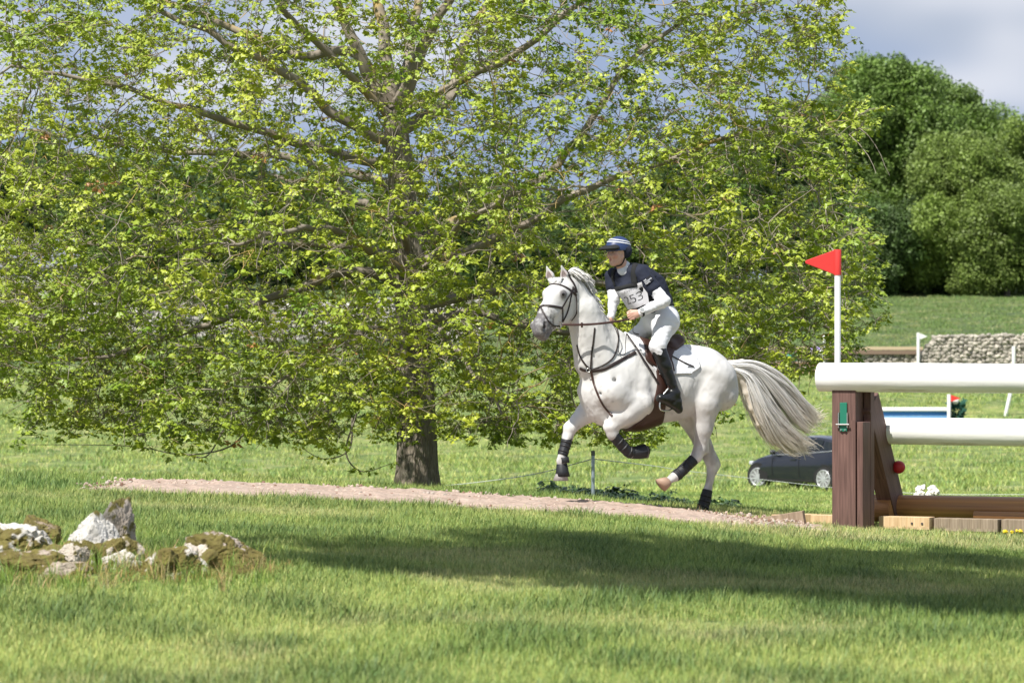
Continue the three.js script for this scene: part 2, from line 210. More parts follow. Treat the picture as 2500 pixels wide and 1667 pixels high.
// ---------------------------------------------------------------- the big tree behind the track
{
  const D = 36.6, TX = (1018 - 1250) / FOCAL * D, base = V(TX, ground(TX, -D) - 0.05, -D), tree = thing('spreading_tree', 'large spreading tree with fresh lime green leaves on thick grey limbs behind the horse', 'tree', base.toArray());
  const L = (px, py, dz = 0) => at(px, py, D - dz).sub(base);
  const nodes = []; // {p, parent, r, limb}
  const add = (p, parent, r, limb, fixed) => { nodes.push({ p, parent, r, limb, kids: 0, fixed }); if (parent >= 0) nodes[parent].kids++; return nodes.length - 1; };
  // trunk
  const tp = [V(0, -0.1, 0), V(0, 0.05, 0), V(0, 0.3, 0), V(-0.01, 0.8, 0), L(1012, 900), L(1005, 700), L(990, 560), L(978, 430), L(968, 330), L(962, 270)], tr = [0.33, 0.275, 0.238, 0.225, 0.215, 0.19, 0.17, 0.15, 0.14, 0.125];
  const trunkPts = spline(tp, 40), trunkR = trunkPts.map((p, i) => { const t = i / 40 * (tr.length - 1), k = Math.min(tr.length - 2, Math.floor(t)); return lerp(tr[k], tr[k + 1], t - k); });
  let prev = -1; const trunkIdx = trunkPts.map((p, i) => prev = add(p.clone(), prev, trunkR[i], 0, true));
  const near = (p) => { let b = 0, bd = 1e9; for (const i of trunkIdx) { const q = nodes[i].p.distanceTo(p); if (q < bd) { bd = q; b = i; } } return b; };
  let limbs = 0;
  function limb(pts, r0, r1, parent) {
    const id = ++limbs, start = parent ?? near(pts[0]), all = spline([nodes[start].p.clone(), ...pts], Math.ceil(pts.length * 7)); let pr = start; const made = [];
    all.slice(1).forEach((p, i) => { const t = (i + 1) / all.length; const j = V(noise3(p.x * 3, p.y * 3, id) - 0.5, noise3(p.x * 3, p.z * 3, id + 9) - 0.5, noise3(p.y * 3, p.z * 3, id + 5) - 0.5).multiplyScalar(0.1 * Math.min(1, t * 3)); pr = add(p.add(j), pr, lerp(r0, r1, Math.pow(t, 0.8)) * 1.04, id, true); made.push(pr); });
    return made;
  }
  // limbs read off the photograph (pixel, pixel, metres towards the viewer)
  const top = trunkIdx[trunkIdx.length - 1];
  limb([L(905, 200, 0.1), L(850, 90, 0.2), L(800, -30, 0.3), L(740, -300, 0.4)], 0.1, 0.03, top);
  limb([L(945, 180, -0.1), L(930, 60, -0.2), L(925, -60, -0.3), L(900, -500, -0.4)], 0.105, 0.03, top);
  limb([L(1000, 200, 0.2), L(1040, 100, 0.3), L(1095, 0, 0.5), L(1170, -300, 0.7)], 0.1, 0.03, top);
  limb([L(985, 190, -0.4), L(1010, 40, -0.8), L(1020, -100, -1.1), L(1050, -420, -1.4)], 0.09, 0.03, top);
  limb([L(1080, 250, -0.3), L(1130, 120, -0.6), L(1200, 0, -0.9), L(1330, -220, -1.2)], 0.085, 0.025, near(L(980, 330)));
  limb([L(860, 130, -0.4), L(720, 130, -0.7), L(560, 60, -1.0), L(330, -20, -1.2), L(150, -90, -1.3)], 0.075, 0.02, near(L(962, 290)));
  limb([L(880, 320, 0.3), L(740, 210, 0.6), L(600, 120, 0.9), L(420, 40, 1.1), L(250, -60, 1.3)], 0.08, 0.02, near(L(968, 340)));
  limb([L(860, 385, 0.4), L(720, 345, 0.8), L(540, 290, 1.2), L(400, 240, 1.4), L(200, 190, 1.8), L(20, 160, 2.0)], 0.07, 0.015, near(L(978, 400)));
  limb([L(850, 420, -0.6), L(640, 380, -1.2), L(430, 370, -1.6), L(200, 330, -1.9), L(-60, 320, -2.0)], 0.065, 0.015, near(L(982, 450)));
  limb([L(1050, 580, -0.2), L(1200, 500, -0.5), L(1320, 445, -0.6), L(1420, 330, -0.7), L(1530, 160, -0.8), L(1680, 40, -0.9)], 0.095, 0.02, near(L(995, 610)));
  limb([L(1120, 620, 0.3), L(1290, 545, 0.5), L(1450, 450, 0.6), L(1600, 400, 0.7), L(1800, 330, 0.8), L(1930, 290, 0.8)], 0.07, 0.012, near(L(1000, 650)));
  limb([L(1060, 640, 0.8), L(1120, 560, 1.8), L(1200, 500, 2.6), L(1290, 470, 3.2)], 0.065, 0.015, near(L(1003, 690)));
  limb([L(900, 610, 0.8), L(800, 560, 1.7), L(690, 560, 2.5), L(560, 600, 3.1)], 0.065, 0.015, near(L(1001, 660)));
  limb([L(880, 660, 0.2), L(700, 720, 0.5), L(500, 790, 0.8), L(330, 850, 1.0), L(160, 880, 1.2)], 0.07, 0.015, near(L(1004, 700)));
  limb([L(860, 600, -0.8), L(640, 600, -1.5), L(400, 590, -2.0), L(120, 600, -2.3), L(-100, 640, -2.4)], 0.06, 0.015, near(L(998, 640)));
  limb([L(1150, 720, -0.8), L(1350, 700, -1.4), L(1560, 690, -1.8), L(1760, 700, -2.0), L(1900, 740, -2.0)], 0.065, 0.012, near(L(1005, 750)));
  limb([L(1150, 760, 0.5), L(1330, 800, 0.9), L(1520, 830, 1.0), L(1700, 850, 1.0), L(1850, 880, 0.9)], 0.055, 0.01, near(L(1008, 790)));
  limb([L(930, 800, 0.9), L(850, 820, 1.9), L(760, 880, 2.8), L(660, 950, 3.3)], 0.055, 0.012, near(L(1008, 800)));
  limb([L(1060, 800, 1.0), L(1110, 850, 2.1), L(1180, 930, 2.9), L(1230, 1000, 3.3)], 0.05, 0.012, near(L(1009, 820)));
  limb([L(980, 560, 1.1), L(960, 520, 2.2), L(930, 540, 3.2)], 0.05, 0.012, near(L(998, 620)));
  limb([L(1000, 460, -1.2), L(1040, 400, -2.4), L(1100, 380, -3.3)], 0.06, 0.015, near(L(985, 500)));
  limb([L(860, 480, -1.5), L(760, 440, -2.7), L(650, 430, -3.5)], 0.055, 0.015, near(L(988, 540)));
  limb([L(700, 20, 1.1), L(560, -160, 1.7), L(450, -330, 2.0)], 0.05, 0.015, near(L(965, 290)));
  limb([L(1250, 130, 0.9), L(1480, -40, 1.3), L(1650, -200, 1.5)], 0.055, 0.015, near(L(965, 280)));
  // fill the dome of the crown: branches grow towards scattered points
  const r = rng(5), A = [];
  const cy = 3.3, noiseEdge = (x, y, z) => 0.84 + 0.3 * fbm(x * 0.55 + 9, y * 0.55, z * 0.55, 3);
  while (A.length < 6200) {
    const x = (r() * 2 - 1) * 6, y = 0.62 + r() * 8.3, z = (r() * 2 - 1) * 4.6, e = y > cy ? 2.4 : 4.2, q = Math.pow((Math.abs(x) / (x < 0 ? 5.6 : 4.95)) ** e + (Math.abs(z) / 4.15) ** e + (Math.abs(y - cy) / (y > cy ? 5.6 : 2.75)) ** e, 1 / e) / noiseEdge(x, y, z);
    if (q > 1) continue;
    if (r() > 0.08 + 0.92 * Math.pow(q, 2.2)) continue;
    if (y > 5.6 && r() < 0.5) continue;
    if (y > 3.6 && r() < 0.2) continue;
    if (Math.abs(x) < 0.75 && z > 0.2 && y < 0.8 + 0.2 * r()) continue;
    if (x > 2.6 && y < 0.75 + (x - 2.6) * 0.35) continue;
    if (z < -0.6 && y < 1.0 + 0.25 * (-z) && r() < 0.7) continue;
    A.push({ p: V(x, y, z), n: -1, d: 1e9 });
  }
  const INF = 1.5, KILL = 0.2, STEP = 0.13;
  const touch = (from) => { for (const a of A) for (let i = from; i < nodes.length; i++) { const n = nodes[i]; const dx = n.p.x - a.p.x, dy = n.p.y - a.p.y, dz = n.p.z - a.p.z, q = dx * dx + dy * dy + dz * dz; if (q < a.d) { a.d = q; a.n = i; } } };
  touch(trunkIdx.length - 6);
  for (let it = 0; it < 140 && A.length; it++) {
    const pull = new Map();
    for (const a of A) if (a.d < INF * INF || it < 40) { let v = pull.get(a.n); if (!v) pull.set(a.n, v = V(0, 0, 0)); v.add(a.p.clone().sub(nodes[a.n].p).normalize()); }
    if (!pull.size) break;
    const from = nodes.length;
    for (const [i, v] of pull) { if (nodes[i].kids > 3) { if (r() < 0.6) continue; } v.normalize().add(V(r() - 0.5, r() - 0.5 - 0.12, r() - 0.5).multiplyScalar(0.75)).normalize(); add(nodes[i].p.clone().addScaledVector(v, STEP), i, 0, nodes[i].limb || 1, false); }
    touch(from);
    for (let k = A.length - 1; k >= 0; k--) if (A[k].d < KILL * KILL) A.splice(k, 1);
  }
  // thickness grows from the tips inwards
  const area = new Float64Array(nodes.length);
  for (let i = nodes.length - 1; i >= 0; i--) { const n = nodes[i]; if (!area[i]) area[i] = Math.pow(0.0032, 2.35); const rr = Math.pow(area[i], 1 / 2.35); if (n.fixed) n.r = Math.max(n.r, Math.min(rr, n.r * 1.15)); else n.r = Math.min(rr, 0.05); if (n.parent >= 0) area[n.parent] += area[i]; }
  // chains of nodes -> tubes, gathered by limb
  const kids = nodes.map(() => []); nodes.forEach((n, i) => { if (n.parent >= 0) kids[n.parent].push(i); });
  const tubes = Array.from({ length: limbs + 1 }, () => []);
  const seen = new Uint8Array(nodes.length); trunkIdx.forEach((i) => seen[i] = 1);
  nodes.forEach((n, i) => {
    if (seen[i]) return; if (n.parent >= 0 && !seen[n.parent]) return;
    let c = i; const pts = [nodes[n.parent].p], rad = [Math.min(nodes[n.parent].r, n.r * 1.25)];
    while (c !== undefined) { seen[c] = 1; pts.push(nodes[c].p); rad.push(nodes[c].r); c = kids[c].filter((k) => !seen[k]).sort((a, b) => nodes[b].r - nodes[a].r)[0]; }
    if (rad[1] > 0.03) { rad[0] = n.r * 1.5; } tubes[n.limb].push(tube(pts, rad, rad[1] > 0.03 ? 8 : rad[1] > 0.01 ? 6 : 4, { closed: false }));
  });
  const tg = tube(spline(tp, 60), spline(tp, 60).map((p, i) => { const t = i / 60 * (tr.length - 1), k = Math.min(tr.length - 2, Math.floor(t)); return lerp(tr[k], tr[k + 1], t - k); }), 36);
  { const p = tg.attributes.position; for (let i = 0; i < p.count; i++) { const x = p.getX(i), y = p.getY(i), z = p.getZ(i), a = Math.atan2(z, x), k = 1 + 0.09 * (fbm(Math.cos(a) * 2.6 + 3, y * 0.7, Math.sin(a) * 2.6, 3) - 0.5) * 2 + 0.05 * Math.sin(a * 5 + y) * (1 - ss(0.1, 1.2, y)); p.setXYZ(i, x * k, y, z * k); } tg.computeVertexNormals(); }
  part('trunk', tg, bark, tree, 'thick grey-brown trunk with furrowed bark');
  tubes.forEach((t, i) => { if (i && t.length) part('branch', branchPaint(mergeGeometries(t)), branchMat, tree); });
  // twigs and leaves
  const spots = [], rl = rng(99), twig = [];
  nodes.forEach((n, i) => {
    if (n.r > 0.011 || n.fixed && kids[i].length) return;
    const tip = !kids[i].length, m = tip ? (n.p.y < 2.6 ? 8 : 6) : (rl() < 0.75 ? 1 : 0);
    for (let k = 0; k < m; k++) {
      const out = n.p.clone().sub(V(0, 2.2, 0)).normalize(), dir = V(rl() - 0.5, rl() - 0.42, rl() - 0.5).normalize().addScaledVector(out, 0.7).normalize(), len = 0.06 + 0.24 * rl(), e = n.p.clone().addScaledVector(dir, len); e.y -= 0.02 + 0.1 * rl() * len;
      if (e.y < 0.56 + 0.12 * rl()) continue;
      twig.push(tube([n.p, n.p.clone().lerp(e, 0.5).add(V(0, 0.012, 0)), e], [0.004, 0.0034, 0.0026], 4, { closed: false })); spots.push(e);
    }
  });
  // leafless light-barked twigs through the crown
  for (let k = 0; k < 800; k++) { const n = nodes[Math.floor(rl() * nodes.length)]; if (n.r > 0.03 || n.p.y > 5.6 || n.p.y < 0.9 || n.p.z < -1) continue; let p = n.p.clone(), v = V(rl() - 0.5, rl() - 0.6, rl() - 0.3).normalize(); const pts = [p.clone()], m = 4 + Math.floor(rl() * 4); for (let i = 0; i < m; i++) { v.add(V(rl() - 0.5, rl() - 0.5, rl() - 0.5).multiplyScalar(0.7)).normalize(); p = p.clone().addScaledVector(v, 0.08 + 0.06 * rl()); if (p.y < 0.6) break; pts.push(p); } if (pts.length > 2) twig.push(tube(pts, pts.map((q, i) => lerp(0.0065, 0.0024, i / pts.length)), 4, { closed: false })); }
  // bare, hanging twigs below the crown
  for (const [pts] of [[[[620, 1030, 2], [560, 1090, 2.1], [450, 1110, 2.1], [330, 1090, 2.2], [40, 1085, 2.2]]], [[[860, 1020, 3], [850, 1100, 3.1], [790, 1120, 3.1], [730, 1090, 3.1]]], [[[870, 1010, 3], [845, 1110, 3.1], [880, 1150, 3.1], [960, 1130, 3.2]]], [[[545, 1050, 2.5], [500, 1115, 2.5], [440, 1105, 2.5]]], [[[1390, 880, 2.5], [1400, 980, 2.5], [1450, 1050, 2.5], [1520, 1075, 2.5]]]]) { const c = spline(pts.map(([a, b, z]) => L(a, b, z)), 24); twig.push(tube(c, c.map((p, i) => lerp(0.011, 0.003, i / 24)), 4, { closed: false })); spots.push(c[24], c[14], c[19]); }
  const tw = part('twigs', branchPaint(mergeGeometries(twig)), branchMat, tree); tw.userData.kind = 'stuff';
  const variants = [leafCluster(11, 7, 0.062, 0.046), leafCluster(12, 8, 0.054, 0.048), leafCluster(13, 7, 0.07, 0.048), leafCluster(14, 9, 0.046, 0.042)];
  const lists = variants.map(() => []), cols = variants.map(() => []), q = new THREE.Quaternion(), big = [];
  const scored = spots.map((p) => ({ p, s: p.z + (Math.abs(p.x) < 4.6 && p.y < 5.3 ? 0 : -50) + rl() * 1.2 })).sort((a, b) => b.s - a.s);
  scored.forEach(({ p }, i) => {
    const k = Math.floor(rl() * variants.length), s = 0.75 + 0.6 * rl(); q.setFromEuler(new THREE.Euler((rl() - 0.5) * 1.1, rl() * 6.283, (rl() - 0.5) * 1.1));
    const f = clamp(fbm(p.x * 0.9, p.y * 0.9, p.z * 0.9 + 3, 2) * 1.5 - 0.2 + 0.32 * (rl() - 0.5), 0, 1), c = mix3([0.155, 0.265, 0.014], [0.41, 0.465, 0.036], f), col = rl() < 0.004 ? rgb(0.42, 0.2, 0.07) : rgb(...c);
    if (i < 300) { big.push([k, p, q.clone(), s, f]); return; }
    lists[k].push(new THREE.Matrix4().compose(p, q, V(s, s, s))); cols[k].push(col);
  });
  variants.forEach((g, i) => inst('crown', g, leafMat, lists[i], tree, cols[i]));
  const tints = [[0.155, 0.265, 0.014], [0.28, 0.365, 0.025], [0.41, 0.465, 0.036]].map((c) => { const m = leafMat.clone(); m.color.setRGB(...c); return m; });
  for (const [k, p, qq, s, f] of big) { const m = part('leaf_cluster', variants[k], tints[Math.min(2, Math.floor(f * 3))], tree); m.position.copy(p); m.quaternion.copy(qq); m.scale.setScalar(s); }
  console.log('tree nodes', nodes.length, 'left', A.length, 'clusters', spots.length);
}
// ---------------------------------------------------------------- trees further off
function clump(seed, n, size) { const r = rng(seed), pos = [], idx = []; for (let i = 0; i < n; i++) { const c = V(r() - 0.5, r() - 0.5, r() - 0.5).multiplyScalar(size), a = V(r() - 0.5, r() - 0.5, r() - 0.5).normalize(), b = V(r() - 0.5, r() - 0.5, r() - 0.5).cross(a).normalize(), s = size * (0.07 + 0.1 * r()), o = pos.length / 3; for (const [u, v] of [[-1, 0], [0, -0.6], [1, 0], [0, 0.6]]) { const p = c.clone().addScaledVector(a, u * s).addScaledVector(b, v * s); pos.push(p.x, p.y, p.z); } idx.push(o, o + 1, o + 2, o, o + 2, o + 3); } return geoOf(pos, idx); }
const CLUMPS = [clump(1, 46, 1), clump(2, 46, 1), clump(3, 40, 1)];
const farLeaf = new THREE.MeshPhysicalMaterial({ color: 0xffffff, roughness: 0.6, transmission: 0.25, thickness: 0, side: THREE.DoubleSide });
const farBark = std(rgb(0.12, 0.1, 0.08));
function farTree(seed, x, d, height, width, tint, label, { name = 'broadleaf_tree', group, bottom = 0.06, count = 2600, size = 1, lobes = 26, category = 'tree', depth = 1 } = {}) {
  const r = rng(seed), z = -d, t = thing(name, label, category, [x, ground(x, z) - 0.2, z], 0, group), pts = [];
  const hw = width / 2, list = CLUMPS.map(() => []), cols = CLUMPS.map(() => []), q = new THREE.Quaternion(), L = [];
  for (let i = 0; i < lobes; i++) { const v = r(), a = r() * 6.283, yy = lerp(bottom, 0.9, Math.pow(v, 0.8)), prof = Math.pow(Math.sin(Math.PI * clamp(0.14 + yy * 0.83, 0, 1)), 0.62), q = Math.sqrt(0.15 + 0.85 * r()) * prof * 0.7; L.push([V(Math.cos(a) * q * hw, yy * height, Math.sin(a) * q * hw * depth), hw * (0.24 + 0.2 * r()) * (0.55 + 0.5 * prof)]); }
  L.push([V(0, height * 0.8, 0), hw * 0.42], [V(0, height * 0.55, 0), hw * 0.6], [V(0, height * 0.35, 0), hw * 0.6]);
  const vol = L.reduce((s, l) => s + l[1] * l[1], 0);
  for (const [c, rad] of L) { const n = Math.round(count * rad * rad / vol), lt = 0.8 + 0.4 * r(); for (let i = 0; i < n; i++) { const v = V(r() * 2 - 1, r() * 2 - 1, r() * 2 - 1); if (v.length() > 1 || v.length() < 0.1) { i--; continue; } const l = v.length(); v.multiplyScalar(Math.pow(l, -0.55) * rad * (0.85 + 0.3 * fbm(c.x + v.x * 2, c.y + v.y * 2, v.z * 2, 2))); v.y *= 0.85; const p = c.clone().add(v); if (p.y < height * 0.015) continue; const k = Math.floor(r() * 3), s = size * (0.6 + 0.7 * r()); q.setFromEuler(new THREE.Euler(r() * 6, r() * 6, r() * 6)); list[k].push(new THREE.Matrix4().compose(p, q, V(s, s * 0.8, s))); const b = lt * (0.75 + 0.5 * r()); cols[k].push(rgb(tint[0] * b, tint[1] * b, tint[2] * b)); } }
  list.forEach((l, k) => inst('crown', CLUMPS[k], farLeaf, l, t, cols[k]));
  const tr = height * 0.022; part('trunk', mergeGeometries([tube([V(0, -0.5, 0), V(0.1, height * 0.3, 0), V(0, height * 0.7, 0)], [tr * 1.3, tr, tr * 0.4], 8), ...L.slice(0, 9).map(([c], i) => tube([V(0.05, height * (0.2 + 0.04 * i), 0), V(c.x * 0.5, lerp(height * 0.25, c.y, 0.6), c.z * 0.5), c], [tr * 0.5, tr * 0.35, tr * 0.1], 5))]), farBark, t);
  return t;
}
{
  const G = [0.13, 0.215, 0.03], Y = [0.185, 0.265, 0.042], Dk = [0.08, 0.145, 0.026];
  const X = (px, d) => (px - 1250) / FOCAL * d;
  // right: the wood beyond the field
  farTree(201, X(2190, 285), 285, 21.5, 17, G, 'tallest rounded tree of the wood above the red flag', { count: 7500, size: 1.15, lobes: 46, group: 'wood across the field' });
  farTree(202, X(2380, 290), 290, 17.5, 14, G, 'broad tree sloping down beside the tallest tree of the wood', { count: 5000, size: 1.15, lobes: 36, group: 'wood across the field' });
  farTree(218, X(2300, 292), 292, 20, 15, G, 'tall tree filling the wood right of its tallest tree', { count: 5200, size: 1.15, lobes: 38, group: 'wood across the field' });
  farTree(203, X(2360, 272), 272, 13.8, 13, Y, 'paler leafy tree in front of the wood near the right edge', { count: 5000, size: 1.0, lobes: 36, group: 'wood across the field' });
  farTree(204, X(2530, 278), 278, 15.5, 12, Y, 'tree cut off by the right edge of the picture', { count: 4000, size: 1.0, lobes: 30, group: 'wood across the field' });
  farTree(205, X(2010, 288), 288, 18.5, 13, Dk, 'dark tree of the wood partly behind the leafy branch ends of the big tree', { count: 4200, size: 1.1, lobes: 30, group: 'wood across the field' });
  farTree(206, X(2120, 270), 270, 8.5, 9, Dk, 'low dark tree at the foot of the tallest tree', { count: 2400, size: 0.95, lobes: 20, group: 'wood across the field' });
  farTree(207, X(2250, 276), 276, 8.5, 9, Dk, 'low dark tree under the paler leafy tree', { count: 2200, size: 0.95, lobes: 20, group: 'wood across the field' });
  farTree(217, X(2460, 268), 268, 9.5, 10, Y, 'low bright tree leaning over the field at the right edge', { count: 2600, size: 0.95, lobes: 22, group: 'wood across the field' });
  farTree(208, X(1880, 280), 280, 15, 12, Dk, 'dark tree seen through the right side of the crown', { count: 3200, size: 1.1, lobes: 26, group: 'wood across the field' });
  farTree(209, X(1700, 286), 286, 13, 12, Dk, 'dark tree seen through leaves above the rider', { count: 2800, size: 1.1, lobes: 26, group: 'wood across the field' });
  // left: lower trees seen through the crown
  const left = [[1500, 300, 9.5, 12], [1330, 296, 9, 11], [1160, 300, 9.5, 12], [760, 300, 11.5, 12], [590, 292, 12.5, 12], [420, 300, 12, 13], [250, 295, 13, 12], [80, 300, 14.5, 13], [-80, 296, 14, 12], [950, 298, 8.5, 11]];
  const words = ['behind the horse head', 'to the right of the big trunk', 'just right of the big trunk', 'left of the big trunk', 'second left of the big trunk', 'in the middle of the left half', 'near the left limbs', 'close to the left edge', 'at the left edge', 'straight behind the big trunk'];
  left.forEach(([px, d, h, w], i) => farTree(300 + i, X(px, d), d, h, w, i % 3 ? Dk : G, 'dark distant tree glimpsed through the crown ' + words[i], { count: 2200, size: 1.15, lobes: 22, group: 'distant trees behind the crown' }));
}
{ // tall tree beside the camera that throws the shade on the near grass; it stands outside the picture on the right
  const r = rng(77), cx = 5.0, d = 14.9, base = V(cx, 0, -d), t = thing('tall_tree', 'tall broad tree beyond the right edge that shades the near grass', 'tree', base.toArray());
  const C = V(0, 11.2, 0), list = [], q = new THREE.Quaternion(), g = leafCluster(51, 9, 0.15, 0.12);
  const blobs = []; for (let i = 0; i < 54; i++) { const a = r() * 6.283, u = r() * 2 - 1, k = Math.sqrt(1 - u * u), s = 0.5 + 0.5 * r(); blobs.push([V(Math.cos(a) * k * 5.9 * s - 6.0, 12.0 + u * 1.8 * s, Math.sin(a) * k * 3.5 * s + 0.7), 0.7 + 0.6 * r()]); }
  for (const [c, rad] of blobs) for (let i = 0; i < 200; i++) { const v = V(r() * 2 - 1, r() * 2 - 1, r() * 2 - 1); if (v.length() > 1) continue; const s = 0.9 + 0.7 * r(); q.setFromEuler(new THREE.Euler(r() * 6, r() * 6, r() * 6)); list.push(new THREE.Matrix4().compose(c.clone().addScaledVector(v, rad), q, V(s, s, s))); }
  const lm = leafMat.clone(); lm.color.setRGB(0.25, 0.36, 0.04); inst('crown', g, lm, list, t);
  part('trunk', branchPaint(mergeGeometries([tube([V(0, -0.3, 0), V(0, 3, 0), V(0.1, 7, 0), V(0.2, 12, 0)], [0.38, 0.3, 0.24, 0.08], 12), ...blobs.map(([c]) => tube(spline([V(0.1, 6 + (c.y - 10) * 0.5, 0), V(c.x * 0.45, c.y - 1.2, c.z * 0.45), c], 8), [0.1, 0.09, 0.08, 0.07, 0.06, 0.05, 0.04, 0.025, 0.012], 6))])), branchMat, t);
}
// ---------------------------------------------------------------- smooth bodies: rounded bones blended into one surface
class Body {
  constructor() { this.prims = []; }
  bone(a, b, ra, rb, k = 0.04, n = null, s = 1, sub = false) { this.prims.push({ a, b: b ?? a, ra, rb: rb ?? ra, k, n, s, sub }); return this; }
  ball(a, r, k = 0.03, n = null, s = 1, sub = false) { return this.bone(a, a, r, r, k, n, s, sub); }
  chain(list, k = 0.03, n = null, s = 1) { for (let i = 0; i < list.length - 1; i++) this.bone(list[i][0], list[i + 1][0], list[i][1], list[i + 1][1], k, n, s); return this; }
  static one(q, x, y, z) {
    let px = x - q.a.x, py = y - q.a.y, pz = z - q.a.z, bx = q.b.x - q.a.x, by = q.b.y - q.a.y, bz = q.b.z - q.a.z, sc = 1;
    if (q.n) { const m = 1 / q.s - 1; let e = (px * q.n.x + py * q.n.y + pz * q.n.z) * m; px += q.n.x * e; py += q.n.y * e; pz += q.n.z * e; e = (bx * q.n.x + by * q.n.y + bz * q.n.z) * m; bx += q.n.x * e; by += q.n.y * e; bz += q.n.z * e; sc = Math.min(1, q.s); }
    const bb = bx * bx + by * by + bz * bz, t = bb > 1e-12 ? clamp((px * bx + py * by + pz * bz) / bb, 0, 1) : 0;
    px -= bx * t; py -= by * t; pz -= bz * t;
    return (Math.sqrt(px * px + py * py + pz * pz) - lerp(q.ra, q.rb, t)) * sc;
  }
  static join(d, e, k, sub) {
    if (sub) { const h = Math.max(k - Math.abs(d + e), 0) / k; return Math.max(d, -e) + h * h * k * 0.25; }
    const h = Math.max(k - Math.abs(d - e), 0) / k; return Math.min(d, e) - h * h * k * 0.25;
  }
  at(x, y, z) { let d = 1; for (const q of this.prims) d = Body.join(d, Body.one(q, x, y, z), q.k, q.sub); return d; }
  inflate(by) { const o = new Body(); o.prims = this.prims.map((q) => ({ ...q, ra: q.ra + by, rb: q.rb + by })); return o; }
  mesh(cell, { bump = null } = {}) {
    const lo = V(1e9, 1e9, 1e9), hi = V(-1e9, -1e9, -1e9);
    const reach = (q) => Math.max(q.ra, q.rb) * Math.max(1, q.s) + 0.02;
    for (const q of this.prims) if (!q.sub) for (const p of [q.a, q.b]) { const r = reach(q); lo.min(V(p.x - r, p.y - r, p.z - r)); hi.max(V(p.x + r, p.y + r, p.z + r)); }
    lo.subScalar(cell * 2); hi.addScalar(cell * 2);
    const nx = Math.ceil((hi.x - lo.x) / cell) + 1, ny = Math.ceil((hi.y - lo.y) / cell) + 1, nz = Math.ceil((hi.z - lo.z) / cell) + 1, F = new Float32Array(nx * ny * nz).fill(1), sy = nx, sz = nx * ny;
    for (const q of this.prims) {
      const r = reach(q) + q.k + cell * 3, b = [['x', nx], ['y', ny], ['z', nz]].map(([c, n]) => [clamp(Math.floor((Math.min(q.a[c], q.b[c]) - r - lo[c]) / cell), 0, n - 1), clamp(Math.ceil((Math.max(q.a[c], q.b[c]) + r - lo[c]) / cell), 0, n - 1)]);
      for (let k = b[2][0]; k <= b[2][1]; k++) for (let j = b[1][0]; j <= b[1][1]; j++) for (let i = b[0][0]; i <= b[0][1]; i++) { const o = i + j * sy + k * sz; F[o] = Body.join(F[o], Body.one(q, lo.x + i * cell, lo.y + j * cell, lo.z + k * cell), q.k, q.sub); }
    }
    if (bump) for (let k = 0; k < nz; k++) for (let j = 0; j < ny; j++) for (let i = 0; i < nx; i++) { const o = i + j * sy + k * sz; if (Math.abs(F[o]) < 0.06) F[o] += bump(lo.x + i * cell, lo.y + j * cell, lo.z + k * cell); }
    const id = new Int32Array(nx * ny * nz).fill(-1), pos = [], nor = [], idx = [], C = [0, 1, sy, sy + 1, sz, sz + 1, sz + sy, sz + sy + 1], E = [[0, 1], [2, 3], [4, 5], [6, 7], [0, 2], [1, 3], [4, 6], [5, 7], [0, 4], [1, 5], [2, 6], [3, 7]];
    const g = (i, j, k) => F[clamp(i, 0, nx - 1) + clamp(j, 0, ny - 1) * sy + clamp(k, 0, nz - 1) * sz];
    for (let k = 0; k < nz - 1; k++) for (let j = 0; j < ny - 1; j++) for (let i = 0; i < nx - 1; i++) {
      const o = i + j * sy + k * sz; let m = 0; for (let c = 0; c < 8; c++) if (F[o + C[c]] < 0) m |= 1 << c; if (!m || m === 255) continue;
      let x = 0, y = 0, z = 0, n = 0; for (const [a, b] of E) if ((m >> a & 1) !== (m >> b & 1)) { const fa = F[o + C[a]], t = fa / (fa - F[o + C[b]]); x += (a & 1) + ((b & 1) - (a & 1)) * t; y += (a >> 1 & 1) + ((b >> 1 & 1) - (a >> 1 & 1)) * t; z += (a >> 2) + ((b >> 2) - (a >> 2)) * t; n++; }
      x = x / n + i; y = y / n + j; z = z / n + k; id[o] = pos.length / 3; pos.push(lo.x + x * cell, lo.y + y * cell, lo.z + z * cell);
      const ix = Math.floor(x), iy = Math.floor(y), iz = Math.floor(z), u = x - ix, v = y - iy, w = z - iz, tri = (a, b, c) => lerp(lerp(lerp(g(ix + a, iy + b, iz + c), g(ix + a + 1, iy + b, iz + c), u), lerp(g(ix + a, iy + b + 1, iz + c), g(ix + a + 1, iy + b + 1, iz + c), u), v), lerp(lerp(g(ix + a, iy + b, iz + c + 1), g(ix + a + 1, iy + b, iz + c + 1), u), lerp(g(ix + a, iy + b + 1, iz + c + 1), g(ix + a + 1, iy + b + 1, iz + c + 1), u), v), w);
      const N = V(tri(1, 0, 0) - tri(-1, 0, 0), tri(0, 1, 0) - tri(0, -1, 0), tri(0, 0, 1) - tri(0, 0, -1)).normalize(); nor.push(N.x, N.y, N.z);
    }
    for (let k = 1; k < nz - 1; k++) for (let j = 1; j < ny - 1; j++) for (let i = 1; i < nx - 1; i++) {
      const o = i + j * sy + k * sz, s = F[o] < 0;
      const quad = (a, b, c, d, f) => { if (a < 0 || b < 0 || c < 0 || d < 0) return; f ? idx.push(a, b, c, a, c, d) : idx.push(a, c, b, a, d, c); };
      if (s !== F[o + 1] < 0) quad(id[o - sy - sz], id[o - sz], id[o], id[o - sy], s);
      if (s !== F[o + sy] < 0) quad(id[o - 1 - sz], id[o - 1], id[o], id[o - sz], s);
      if (s !== F[o + sz] < 0) quad(id[o - 1 - sy], id[o - sy], id[o], id[o - 1], s);
    }
